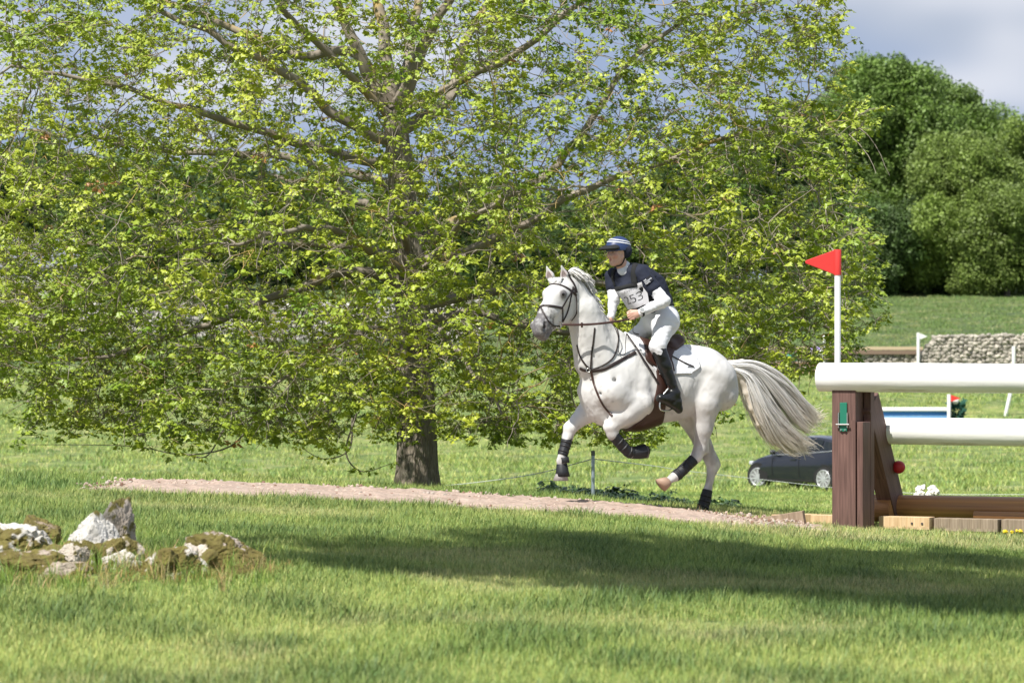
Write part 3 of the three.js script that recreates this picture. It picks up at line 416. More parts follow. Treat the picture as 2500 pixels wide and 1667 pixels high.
    const G = new THREE.BufferGeometry(); G.setAttribute('position', new THREE.Float32BufferAttribute(pos, 3)); G.setAttribute('normal', new THREE.Float32BufferAttribute(nor, 3)); G.setIndex(idx); return G;
  }
  normal(p, e = 0.004) { return V(this.at(p.x + e, p.y, p.z) - this.at(p.x - e, p.y, p.z), this.at(p.x, p.y + e, p.z) - this.at(p.x, p.y - e, p.z), this.at(p.x, p.y, p.z + e) - this.at(p.x, p.y, p.z - e)).normalize(); }
  // first point of the surface met from p along dir
  hit(p, dir, max = 3) { const q = p.clone(); for (let t = 0, i = 0; i < 90 && t < max; i++) { const d = this.at(q.x, q.y, q.z); if (d < 0.0015) return q; const s = Math.max(0.002, d * 0.7); q.addScaledVector(dir, s); t += s; } return null; }
  // move a point on to the surface (off metres above it)
  snap(p, off = 0) { const q = p.clone(); for (let i = 0; i < 14; i++) { const d = this.at(q.x, q.y, q.z) - off; q.addScaledVector(this.normal(q), -d * 0.8); } return q; }
}
// ---------------------------------------------------------------- the grey horse, in the frame of its own hoof prints
const HD = 30.5, HX = 1.36, HO = V(HX, 0, -HD), TH = 28 * Math.PI / 180, AX = V(-Math.cos(TH), 0, Math.sin(TH)), LT = V(Math.sin(TH), 0, Math.cos(TH));
// lay a point of the horse out: where the photograph shows it, and how far to the near side of the spine it lies
function H(px, py, lat = 0) { let z = 0, x = 0, y = 0; for (let i = 0; i < 4; i++) { const d = HD - z; x = (px - 1250) / FOCAL * d - HX; y = EYE - (py - 900) / FOCAL * d; const s = (lat * LT.x - x) / Math.cos(TH); z = s * AX.z + lat * LT.z; } return V(x, y, z); }
const Z = (px, py, z) => { const d = HD - z; return V((px - 1250) / FOCAL * d - HX, EYE - (py - 900) / FOCAL * d, z); };
const S = (s, y, lat = 0) => V(AX.x * s + LT.x * lat, y, AX.z * s + LT.z * lat);
const horse = thing('horse', 'white horse cantering along the track with a bridle and dark leg boots', 'horse', HO.toArray());
const HB = new Body();
// trunk
HB.bone(S(0.25, 1.17), S(-0.22, 1.2), 0.365, 0.335, 0.1, LT, 0.78);
HB.bone(S(0.46, 1.14), S(0.25, 1.16), 0.33, 0.36, 0.1, LT, 0.68);
HB.bone(S(-0.2, 1.22), S(-0.52, 1.27), 0.315, 0.28, 0.1, LT, 0.84);
HB.bone(S(0.4, 1.48), S(0.0, 1.42), 0.12, 0.1, 0.16, LT, 0.7);
HB.bone(S(-0.38, 1.41), S(-0.72, 1.31), 0.135, 0.1, 0.12);
HB.bone(S(0.56, 1.16), S(0.5, 1.04), 0.215, 0.2, 0.1, LT, 0.95);
for (const q of [1, -1]) {
  HB.bone(S(0.34, 1.44, 0.12 * q), S(0.58, 1.13, 0.185 * q), 0.1, 0.125, 0.08);
  HB.bone(S(0.59, 1.14, 0.17 * q), S(0.38, 0.98, 0.185 * q), 0.125, 0.125, 0.07);
  HB.bone(S(-0.5, 1.3, 0.15 * q), S(-0.63, 1.12, 0.16 * q), 0.185, 0.165, 0.09);
  HB.bone(S(-0.68, 1.22, 0.1 * q), S(-0.655, 1.08, 0.12 * q), 0.122, 0.1, 0.1);
}
for (const q of [1, -1]) { HB.bone(S(0.17, 1.42, 0.31 * q), S(0.2, 1.0, 0.33 * q), 0.03, 0.03, 0.09, null, 1, true); HB.bone(S(-0.3, 1.12, 0.335 * q), S(-0.36, 1.28, 0.33 * q), 0.035, 0.03, 0.1, null, 1, true); }
// neck
const NK = [[V(-0.34, 1.34, 0.19), 0.275], [V(-0.54, 1.55, 0.3), 0.186], [V(-0.66, 1.78, 0.39), 0.12], [V(-0.752, 1.985, 0.46), 0.104], [V(-0.8, 2.09, 0.51), 0.1]], NL = V(0.56, 0, 0.83).normalize();
HB.chain(NK, 0.1, NL, 0.6);
HB.bone(V(-0.25, 1.54, 0.13), V(-0.575, 1.79, 0.33), 0.055, 0.036, 0.08, NL, 0.7); HB.bone(V(-0.575, 1.79, 0.33), V(-0.765, 2.08, 0.47), 0.04, 0.045, 0.08, NL, 0.7);
HB.bone(V(-0.64, 1.9, 0.47), V(-0.47, 1.36, 0.4), 0.05, 0.07, 0.16);
HB.bone(V(-0.735, 1.86, 0.45), V(-0.67, 1.4, 0.4), 0.05, 0.08, 0.14);
// head
const P0 = Z(1380, 698, 0.52), P1 = Z(1313, 797, 0.83), HK = 1.14, HDIR = P1.clone().sub(P0).normalize(), HLEN = P1.distanceTo(P0), HF = V(HDIR.x, 0, HDIR.z).normalize(), HLAT = V(HF.z, 0, -HF.x).multiplyScalar(Math.sign(HF.z) || 1), HUP = HLAT.clone().cross(HDIR).normalize();
if (HUP.y < 0) HUP.negate(); if (HLAT.z < 0) HLAT.negate();
const HH = (t, u, v = 0) => P0.clone().addScaledVector(HDIR, t * HLEN).addScaledVector(HUP, u * HK).addScaledVector(HLAT, v * HK);
const HE = new Body();
HE.bone(HH(-0.02, -0.03), HH(0.28, 0.005), 0.1, 0.1, 0.05);
HE.bone(HH(0.28, 0.005), HH(0.62, 0.0), 0.098, 0.072, 0.06, HLAT, 0.95);
HE.bone(HH(0.62, 0), HH(0.95, -0.01), 0.072, 0.058, 0.05, HLAT, 0.95);
HE.bone(HH(0.18, -0.12), HH(0.34, -0.14), 0.105, 0.1, 0.06, HLAT, 0.72);
HE.bone(HH(0.34, -0.13), HH(0.95, -0.075), 0.085, 0.05, 0.06, HLAT, 0.72);
HE.bone(HH(0.9, -0.03), HH(1.02, -0.045), 0.064, 0.056, 0.04);
HE.ball(HH(1.0, -0.105), 0.036, 0.03); HE.bone(HH(0.9, -0.105), HH(1.0, -0.1), 0.034, 0.036, 0.03);
for (const q of [1, -1]) {
  HE.ball(HH(0.31, 0.05, 0.07 * q), 0.042, 0.03); HE.bone(HH(0.34, -0.03, 0.075 * q), HH(0.62, -0.03, 0.055 * q), 0.018, 0.014, 0.04);
  HE.ball(HH(0.98, 0.002, 0.042 * q), 0.033, 0.025); HE.bone(HH(0.95, 0.008, 0.076 * q), HH(1.02, -0.022, 0.068 * q), 0.023, 0.018, 0.01, null, 1, true);
  HE.bone(HH(0.87, -0.083, 0.066 * q), HH(1.03, -0.08, 0.05 * q), 0.005, 0.005, 0.015, null, 1, true);
}
for (const q of HE.prims) { q.ra *= HK; q.rb *= HK; }
// ears
const EAR = [[Z(1385, 688, 0.55), Z(1371, 649, 0.6)], [Z(1349, 690, 0.5), Z(1335, 651, 0.54)]];
for (const [a, b] of EAR) { const m = a.clone().lerp(b, 0.45); HE.bone(a, m, 0.032, 0.036, 0.03); HE.bone(m, b, 0.036, 0.007, 0.02); const f = V(-0.35, 0.1, 0.93).normalize(); HE.bone(a.clone().lerp(b, 0.25).addScaledVector(f, 0.036), a.clone().lerp(b, 0.78).addScaledVector(f, 0.026), 0.024, 0.01, 0.01, null, 1, true); }
HE.bone(P0.clone().addScaledVector(HUP, -0.08), NK[3][0], 0.11, 0.125, 0.08, NL, 0.7);
const HTRUNK = new Body(); HTRUNK.prims = HB.prims.filter((q) => q.a.y > 0.9);
// legs: joint, radius
const LEG = {
  farFore: [[H(1462, 972, -0.15), 0.125], [H(1432, 1008, -0.14), 0.094], [H(1392, 1046, -0.13), 0.058], [H(1386, 1068, -0.13), 0.047], [H(1373, 1112, -0.12), 0.035], [H(1371, 1126, -0.12), 0.042], [H(1373, 1150, -0.12), 0.036]],
  nearFore: [[H(1562, 985, 0.2), 0.13], [H(1528, 1014, 0.19), 0.094], [H(1491, 1042, 0.16), 0.062], [H(1496, 1061, 0.16), 0.05], [H(1530, 1099, 0.14), 0.036], [H(1541, 1106, 0.13), 0.043], [H(1560, 1104, 0.12), 0.037]],
  nearHind: [[H(1748, 925, 0.16), 0.2], [H(1722, 985, 0.17), 0.15], [H(1718, 1045, 0.16), 0.086], [H(1709, 1098, 0.14), 0.056], [H(1700, 1116, 0.14), 0.05], [H(1660, 1154, 0.13), 0.036], [H(1648, 1163, 0.13), 0.043], [H(1632, 1174, 0.13), 0.036]],
  farHind: [[H(1735, 940, -0.16), 0.18], [H(1688, 1010, -0.15), 0.14], [H(1714, 1080, -0.14), 0.078], [H(1739, 1132, -0.13), 0.055], [H(1739, 1148, -0.13), 0.048], [H(1728, 1196, -0.13), 0.036], [H(1719, 1232, -0.13), 0.042], [H(1713, 1246, -0.13), 0.037]],
};
for (const k in LEG) HB.chain(LEG[k], 0.035);
HB.bone(H(1700, 1000, 0.3), H(1722, 960, 0.33), 0.012, 0.014, 0.05, null, 1, true); HB.bone(H(1522, 1008, 0.31), H(1556, 978, 0.335), 0.01, 0.012, 0.04, null, 1, true); HB.bone(H(1470, 960, 0.2), H(1500, 930, 0.24), 0.012, 0.016, 0.06, null, 1, true);
HB.bone(H(1716, 1050, 0.13), H(1724, 1101, 0.13), 0.03, 0.03, 0.05); HB.bone(H(1728, 1085, -0.13), H(1752, 1136, -0.13), 0.03, 0.03, 0.05);
HB.bone(H(1500, 1018, 0.2), H(1545, 1000, 0.21), 0.04, 0.06, 0.05); HB.bone(H(1408, 1020, -0.12), H(1445, 990, -0.12), 0.04, 0.06, 0.05);
const WH = [0.62, 0.615, 0.6], horseSkin = phys(0xffffff, { vertexColors: true, roughness: 0.7, sheen: 0.4, sheenRoughness: 0.5 });
function coat(x, y, z) {
  const p = V(x, y, z).sub(P0), t = p.dot(HDIR) / HLEN, head = x < -0.75 && y > 1.6 && t > 0.2;
  let c = mix3([0.46, 0.455, 0.45], WH, clamp(fbm(x * 5, y * 5, z * 5, 4) * 1.9 - 0.3, 0, 1));
  const fleck = ss(0.68, 0.78, fbm(x * 26, y * 26, z * 26, 2)) * 0.4 * ss(0.42, 0.6, fbm(x * 3, y * 3, z * 3, 2)); c = mix3(c, [0.26, 0.25, 0.25], fleck);
  if (head) { const v = Math.abs(p.dot(HLAT)), u = p.dot(HUP), n = fbm(x * 40, y * 40, z * 40, 3) - 0.5; c = mix3(c, [0.085, 0.078, 0.085], clamp(ss(0.68, 0.86, t + n * 0.3) * (0.85 + n * 1.2), 0, 0.92)); for (const q of [1, -1]) { const e = HH(0.325, 0.05, 0.1 * q).distanceTo(V(x, y, z)); c = mix3(c, [0.09, 0.08, 0.08], 0.85 * (1 - ss(0.028, 0.055, e + n * 0.02))); const o = HH(0.985, -0.006, 0.064 * q).distanceTo(V(x, y, z)); c = mix3(c, [0.03, 0.022, 0.022], 1 - ss(0.02, 0.03, o)); } }
  for (const [a, b] of EAR) { const m = a.clone().lerp(b, 0.5).add(V(-0.007, 0, 0.018)); const e = m.distanceTo(V(x, y, z)); c = mix3(c, [0.36, 0.26, 0.25], 0.8 * (1 - ss(0.02, 0.045, e))); }
  const low = 1 - ss(0.62, 0.9, y); if (low > 0) c = mix3(c, [0.24, 0.225, 0.215], low * clamp(fbm(x * 14, y * 10, z * 14, 4) * 2 - 0.6, 0, 0.75));
  return c;
}
{ // body and head are one continuous skin
  const body = HB.mesh(0.0105, { bump: (x, y, z) => 0.013 * (fbm(x * 8, y * 6, z * 8, 3) - 0.5) + 0.006 * Math.abs(fbm(x * 17 + 4, y * 13, z * 17, 2) - 0.5) * 2 }), head = HE.mesh(0.0055); const all = mergeGeometries([body, head]); part('body', paint(all, coat), horseSkin, horse);
  const eye = std(rgb(0.012, 0.009, 0.008), { roughness: 0.08 }); for (const q of [1, -1]) { const g = new THREE.SphereGeometry(0.025, 16, 12); const p = HH(0.33, 0.052, 0.093 * q); g.translate(p.x, p.y, p.z); part('eye', g, eye, horse); }
}
const HALL = new Body(); HALL.prims = [...HB.prims, ...HE.prims];
{ // hooves
  const hoof = (p, q, tint, toe) => { const dir = q.clone().sub(p).normalize(), side = LT, pts = [p, p.clone().lerp(q, 0.35), q]; const g = tube(pts, [0.043, 0.053, 0.064], 18); const pp = g.attributes.position; for (let i = 0; i < pp.count; i++) { const v = V(pp.getX(i), pp.getY(i), pp.getZ(i)), k = v.clone().sub(p).dot(toe); v.addScaledVector(toe, 0.25 * Math.max(0, k)); pp.setXYZ(i, v.x, v.y, v.z); } g.computeVertexNormals(); part('hoof', g, std(tint, { roughness: 0.6 }), horse); };
  const L = LEG; hoof(L.farFore[6][0], H(1371, 1172, -0.12), rgb(0.3, 0.28, 0.27), AX.clone().add(V(0, -0.5, 0)).normalize()); hoof(L.nearFore[6][0], H(1576, 1099, 0.12), rgb(0.2, 0.17, 0.15), V(0.2, -0.9, 0).normalize());
  hoof(L.nearHind[7][0], H(1617, 1185, 0.13), rgb(0.36, 0.24, 0.17), AX.clone().add(V(0, 0.2, 0)).normalize()); hoof(L.farHind[7][0], H(1706, 1258, -0.13), rgb(0.22, 0.19, 0.17), AX);
}
{ // boots: sleeves round the cannon bones with straps, bell boots over the fore hooves
  const neo = std(rgb(0.011, 0.013, 0.017), { roughness: 0.6 }), strapM = std(rgb(0.016, 0.017, 0.02), { roughness: 0.5 }), L = LEG;
  const sleeve = (list, name = 'leg_boot') => { const c = spline(list.map((l) => l[0]), 18), rr = (i) => { const t = i / 18 * (list.length - 1), k = Math.min(list.length - 2, Math.floor(t)); return lerp(list[k][1], list[k + 1][1], t - k); }; const m = part(name, tube(c, c.map((p, i) => rr(i) * (1 + 0.02 * Math.sin(i * 2))), 18), neo, horse); for (const f of [0.25, 0.5, 0.75]) { const i = Math.round(f * 18), d = c[i + 1].clone().sub(c[i - 1]).normalize().multiplyScalar(0.011); part('strap', tube([c[i].clone().sub(d), c[i].clone().add(d)], [rr(i) + 0.0025, rr(i) + 0.0025], 18), strapM, m); } return m; };
  sleeve([[L.farFore[3][0], 0.053], [L.farFore[3][0].clone().lerp(L.farFore[4][0], 0.5), 0.05], [L.farFore[4][0], 0.05]]);
  sleeve([[L.nearFore[3][0], 0.056], [L.nearFore[3][0].clone().lerp(L.nearFore[4][0], 0.5), 0.053], [L.nearFore[4][0], 0.052], [L.nearFore[5][0], 0.057]]);
  sleeve([[L.nearHind[4][0].clone().lerp(L.nearHind[5][0], 0.16), 0.056], [L.nearHind[4][0].clone().lerp(L.nearHind[5][0], 0.55), 0.052], [L.nearHind[5][0], 0.054], [L.nearHind[6][0], 0.055]]);
  sleeve([[L.farHind[5][0], 0.05], [L.farHind[6][0].clone().lerp(L.farHind[5][0], 0.5), 0.054], [L.farHind[6][0], 0.056], [L.farHind[7][0], 0.058]]);
  // open-fronted fetlock caps and bell boots
  part('bell_boot', tube([L.farFore[5][0].clone().lerp(L.farFore[6][0], 0.25), L.farFore[6][0], H(1373, 1163, -0.12)], [0.05, 0.06, 0.072], 20), neo, horse);
  part('fetlock_boot', tube([H(1377, 1116, -0.1), H(1378, 1130, -0.1)], [0.046, 0.05], 14), neo, horse);
  part('bell_boot', tube([L.nearFore[5][0].clone().add(V(-0.005, 0, 0)), L.nearFore[6][0], H(1573, 1101, 0.12), H(1583, 1100, 0.12)], [0.054, 0.064, 0.07, 0.04], 20), neo, horse);
}
{ // tail and mane: separate locks of hair
  const r = rng(3), hair = new THREE.MeshPhysicalMaterial({ color: 0xffffff, vertexColors: true, roughness: 0.75, transmission: 0.2, thickness: 0 });
  const guides = [[[1778, 886], [1832, 884], [1893, 918], [1955, 982], [1986, 1008], [2004, 992]], [[1780, 890], [1832, 896], [1888, 942], [1945, 1010], [1975, 1034], [1992, 1030]], [[1782, 895], [1826, 910], [1872, 975], [1922, 1046], [1968, 1092], [1985, 1096]], [[1784, 899], [1816, 922], [1846, 995], [1888, 1058], [1938, 1100], [1962, 1104]], [[1786, 903], [1808, 922], [1824, 965], [1848, 1030], [1880, 1080], [1912, 1096]]].map((g) => new THREE.CatmullRomCurve3(g.map(([a, b]) => H(a, b))));
  const locks = [], cols = [];
  for (let i = 0; i < 1000; i++) {
    const lock = Math.floor(i / 10), rl = rng(lock * 7 + 5), f = clamp(rl() * 4.3 - 0.15 + (r() - 0.5) * 0.35, 0, 3.999), k = Math.floor(f), w = f - k, sp = (rl() - 0.5) + (r() - 0.5) * 0.25, len = clamp(0.6 + 0.4 * Math.sqrt(rl()) + (r() - 0.6) * 0.16, 0.3, 1), pts = [], rad = [], ph = rl() * 6, wob = 0.07 * rl(), n = 16, tn = rl() * 0.6 + r() * 0.4, loose = r() < 0.12 ? 3 : 1, jx = (rl() - 0.5) * 0.12 + (r() - 0.5) * 0.06 * loose, jy = (rl() - 0.5) * 0.13 + (r() - 0.5) * 0.06 * loose;
    for (let j = 0; j <= n; j++) { const t = j / n * len, p = guides[k].getPoint(t).lerp(guides[k + 1].getPoint(t), w); p.addScaledVector(LT, sp * (0.06 + 0.13 * Math.sin(Math.min(1, t * 1.25) * 2.2))); p.x += jx * t + wob * Math.sin(ph + t * 7) * t; p.y += jy * t + wob * Math.cos(ph + t * 6) * t; pts.push(p); rad.push(lerp(0.0056, 0.001, j / n) * (0.7 + 0.6 * r() * 0.3 + 0.3 * tn)); }
    const g = tube(pts, rad, 6); paint(g, (x, y, z, q) => { const t = clamp(Math.floor(q / 7) / n, 0, 1) * len, c = mix3([0.86, 0.85, 0.83], [0.8, 0.69, 0.53], clamp(t * 1.2 - 0.45 + (tn - 0.5) * 0.6, 0, 1)); return tn < 0.14 ? mix3(c, [0.5, 0.4, 0.3], 0.6) : c; }); locks.push(g);
  }
  { const core = new Body(); for (let i = 0; i < 5; i++) { const q = guides[i].getPoints(8); core.chain(q.slice(0, 7).map((p, j) => [p, [0.05, 0.05, 0.05, 0.05, 0.044, 0.03, 0.01][j] * (i === 0 ? 0.4 : i === 4 ? 0.5 : 0.72)]), 0.03); } const g = core.mesh(0.014).toNonIndexed(); paint(g, (x) => mix3([0.84, 0.82, 0.79], [0.76, 0.64, 0.48], clamp(x * 1.4 - 0.75, 0, 1))); g.setAttribute('uv', new THREE.BufferAttribute(new Float32Array(g.attributes.position.count * 2), 2)); locks.push(g); }
  const dock = tube(spline([S(-0.7, 1.38), H(1780, 893), H(1812, 902), H(1832, 930)], 10), [0.06, 0.055, 0.05, 0.045, 0.042, 0.04, 0.036, 0.03, 0.026, 0.02, 0.012], 10); paint(dock, () => [0.6, 0.58, 0.54]); locks.push(dock);
  part('tail', mergeGeometries(locks.map((g) => g.index ? g.toNonIndexed() : g)), hair, horse, 'long white tail yellowing at the tips, streaming out behind');
  const mane = [], crest = new THREE.CatmullRomCurve3([Z(1380, 672, 0.54), Z(1400, 680, 0.5), Z(1418, 706, 0.43), Z(1440, 742, 0.36), Z(1462, 785, 0.28), Z(1488, 818, 0.22), Z(1514, 838, 0.16)]);
  for (let i = 0; i < 520; i++) {
    const t = r(), p = HALL.snap(crest.getPoint(t), -0.006), len = (0.045 + 0.06 * r()) * (t < 0.25 ? 1.35 : 1) * (0.7 + 0.6 * noise3(t * 14, 2, 2)), back = V(0.75, t < 0.3 ? 0.5 - 0.7 * r() : 0.1 - 0.75 * r(), -0.45 + 0.9 * r()).normalize(), m = p.clone().addScaledVector(back, len * 0.5).add(V(0, 0.025, 0)), e = p.clone().addScaledVector(back, len).add(V(0.01, -0.05 * r(), 0));
    const g = tube(spline([p, m, e], 6), [0.008, 0.0075, 0.007, 0.006, 0.005, 0.0035, 0.0015], 6), tn = r(); paint(g, () => mix3([0.85, 0.84, 0.82], [0.7, 0.67, 0.63], tn * tn)); mane.push(g);
  }
  for (let i = 0; i < 40; i++) { const p = HH(0.0, 0.085, (r() - 0.5) * 0.07), e = HH(0.1 + 0.08 * r(), 0.105, (r() - 0.5) * 0.12), g = tube(spline([p, p.clone().lerp(e, 0.5).addScaledVector(HUP, 0.02), e], 5), [0.006, 0.005, 0.005, 0.004, 0.003, 0.001], 4); paint(g, () => [0.8, 0.79, 0.77]); mane.push(g); }
  part('mane', mergeGeometries(mane), hair, horse, 'short white mane blown back off the crest').userData.kind = 'stuff';
}
// ---------------------------------------------------------------- tack
const EYEL = V(-HX, EYE, HD);
const leather = std(rgb(0.02, 0.011, 0.009), { roughness: 0.5 }), brown = std(rgb(0.045, 0.018, 0.012), { roughness: 0.45 }), steel = std(rgb(0.62, 0.62, 0.6), { metalness: 0.9, roughness: 0.25 });
// a strap lying on a body along points given on the side that the picture shows
function strapOn(body, list, width, mat, name, parent, { off = 0.004, thick = 0.004, steps = 10, closed = false } = {}) {
  const pts = spline(list.map((q) => q.isVector3 ? q : Z(q[0], q[1], q[2] ?? 0.6)), steps * list.length), out = [], up = [];
  for (const p of pts) { const dir = p.clone().sub(EYEL).normalize(), h = body.hit(p.clone().addScaledVector(dir, -1.2), dir, 2.4); if (!h) continue; const n = body.normal(h); out.push(h.addScaledVector(n, off)); up.push(n); }
  if (out.length < 3) return null; return part(name, tube(out, width / 2, 8, { flat: thick / width * 2, up }), mat, parent);
}
// a strap round the head at a given place along it
function loopOn(body, centre, u, v, a0, a1, width, mat, name, parent, off = 0.004) { const out = [], up = []; for (let i = 0; i <= 60; i++) { const a = lerp(a0, a1, i / 60), dir = u.clone().multiplyScalar(Math.cos(a)).addScaledVector(v, Math.sin(a)), h = body.hit(centre.clone().addScaledVector(dir, 0.5), dir.clone().negate(), 1); if (!h) continue; const n = body.normal(h); out.push(h.addScaledVector(n, off)); up.push(n); } return part(name, tube(out, width / 2, 8, { flat: 0.35, up }), mat, parent); }
{
  const b = thing('bridle', 'dark leather bridle on the white horse with reins to the rider hand', 'bridle', HO.toArray());
  const tiltN = HUP.clone().addScaledVector(HDIR, 0.25).normalize();
  strapOn(HE, [[1314, 758], [1318, 750], [1326, 746], [1345, 747], [1373, 752]], 0.024, leather, 'noseband', b);
  strapOn(HE, [[1321, 750], [1328, 766], [1339, 784], [1352, 795], [1366, 796]], 0.016, leather, 'flash_strap', b);
  loopOn(HE, HH(0.1, -0.05), HUP.clone().addScaledVector(HDIR, 0.32).normalize(), HLAT, -1.75, 1.75, 0.024, leather, 'browband', b);
  loopOn(HE, HH(0.06, -0.06), HUP.clone().addScaledVector(HDIR, -0.5).normalize(), HLAT, -1.5, 1.5, 0.024, leather, 'headpiece', b);
  strapOn(HE, [[1399, 700], [1393, 730], [1386, 760], [1374, 786]], 0.017, leather, 'cheekpiece', b);
  strapOn(HE, [[1400, 705], [1386, 728], [1373, 750]], 0.017, leather, 'cheekpiece', b);
  strapOn(HE, [[1373, 750], [1374, 770], [1373, 786]], 0.015, leather, 'cheekpiece', b);
  strapOn(HALL, [[1402, 702], [1408, 735], [1407, 765], [1395, 783]], 0.013, leather, 'throatlatch', b);
  const bit = HE.hit(Z(1368, 789, 1.6), V(0, 0, -1), 3) ?? Z(1368, 789, 0.72); const ring = new THREE.TorusGeometry(0.034, 0.0045, 8, 28); ring.rotateY(0.6); ring.translate(bit.x, bit.y, bit.z + 0.012); part('bit_ring', ring, steel, b);
  const hand = Z(1536, 779, 0.46), s0 = bit.clone().add(V(0.03, 0, 0.02)), rein = []; for (let i = 0; i <= 24; i++) { const t = i / 24, p = s0.clone().lerp(hand, t); p.y -= 0.02 * Math.sin(Math.PI * t); p.z += 0.06 * Math.sin(Math.PI * t); rein.push(p); }
  part('rein', tube(rein, 0.011, 8, { flat: 0.5, up: V(0, 0.3, 1) }), brown, b); const st = rein[7]; part('rein_stop', tube([st.clone().add(V(0, 0.02, 0)), st.clone().add(V(0.002, -0.028, 0))], 0.01, 8), brown, b);
  const far = HE.hit(HH(0.86, -0.07, -0.6), HLAT, 2) ?? HH(0.86, -0.07, -0.06), fh = Z(1491, 787, 0.2); const fr = []; for (let i = 0; i <= 20; i++) { const p = far.clone().lerp(fh, i / 20); p.addScaledVector(LT, -0.12 * Math.sin(Math.PI * i / 20)); fr.push(p); } part('rein', tube(fr, 0.0085, 6, { flat: 0.4 }), brown, b);
  part('rein', tube(spline([Z(1552, 776, 0.46), Z(1549, 790, 0.46), Z(1546, 800, 0.45), Z(1547, 812, 0.42), Z(1560, 816, 0.4)], 14), 0.007, 6, { flat: 0.5 }), leather, b);
  part('rein', tube(spline([hand, Z(1528, 830, 0.42), Z(1524, 868, 0.43), Z(1512, 862, 0.43), Z(1509, 820, 0.4), Z(1497, 790, 0.34)], 26), 0.0065, 6, { flat: 0.5 }), leather, b);
}
{
  const b = thing('breastplate', 'dark leather breastplate and martingale across the white chest', 'breastplate', HO.toArray());
  strapOn(HB, [[1416, 899], [1425, 903], [1442, 905], [1470, 902], [1505, 886], [1530, 872], [1552, 860]], 0.034, leather, 'chest_strap', b, { thick: 0.006 });
  strapOn(HB, [[1409, 842], [1416, 868], [1428, 888], [1442, 903]], 0.017, leather, 'neck_strap', b);
  strapOn(HB, [[1442, 903], [1470, 893], [1495, 875], [1506, 850], [1510, 820], [1505, 800]], 0.015, leather, 'neck_strap', b);
  strapOn(HB, [[1443, 905], [1450, 935], [1461, 965], [1475, 992], [1495, 1015]], 0.022, brown, 'girth_strap', b, { thick: 0.006 });
  strapOn(HB, [[1442, 903], [1444, 870], [1449, 830], [1452, 800]], 0.016, leather, 'martingale_strap', b, { off: 0.006 });
  strapOn(HB, [[1527, 818], [1550, 850], [1572, 885], [1592, 915], [1606, 936]], 0.02, leather, 'saddle_strap', b, { off: 0.022, thick: 0.006 });
  const g = new THREE.TorusGeometry(0.017, 0.004, 8, 20), p = HB.hit(Z(1442, 904, 1.4), V(0, 0, -1), 3); if (p) { g.translate(p.x, p.y, p.z + 0.012); part('ring', g, steel, b); }
}
// cloth or leather laid over the horse: s along the spine, f the angle down from the spine (near side positive)
function drapeOver(f0, f1, front, rear, off, nu = 30, nv = 60) { const HB = HTRUNK;
  const pos = [], idx = [], uv = [], put = (u, v, o) => { const f = lerp(f0, f1, v), s = lerp(front(f), rear(f), u), c = S(s, 1.19), dir = LT.clone().multiplyScalar(Math.sin(f)).add(V(0, Math.cos(f), 0)), h = HB.hit(c.clone().addScaledVector(dir, 0.85), dir.clone().negate(), 0.85) ?? c.clone().addScaledVector(dir, 0.3); h.addScaledVector(dir, o); pos.push(h.x, h.y, h.z); uv.push(u, v); };
  const W = nu + 3; for (let j = -1; j <= nv + 1; j++) for (let i = -1; i <= nu + 1; i++) { const e = i < 0 || j < 0 || i > nu || j > nv; put(clamp(i / nu, 0, 1), clamp(j / nv, 0, 1), e ? -0.004 : typeof off === 'function' ? off(i / nu, j / nv) : off); }
  for (let j = 0; j < nv + 2; j++) for (let i = 0; i < nu + 2; i++) { const a = j * W + i, b = a + W; idx.push(a, b, a + 1, a + 1, b, b + 1); }
  return geoOf(pos, idx, { uv });
}
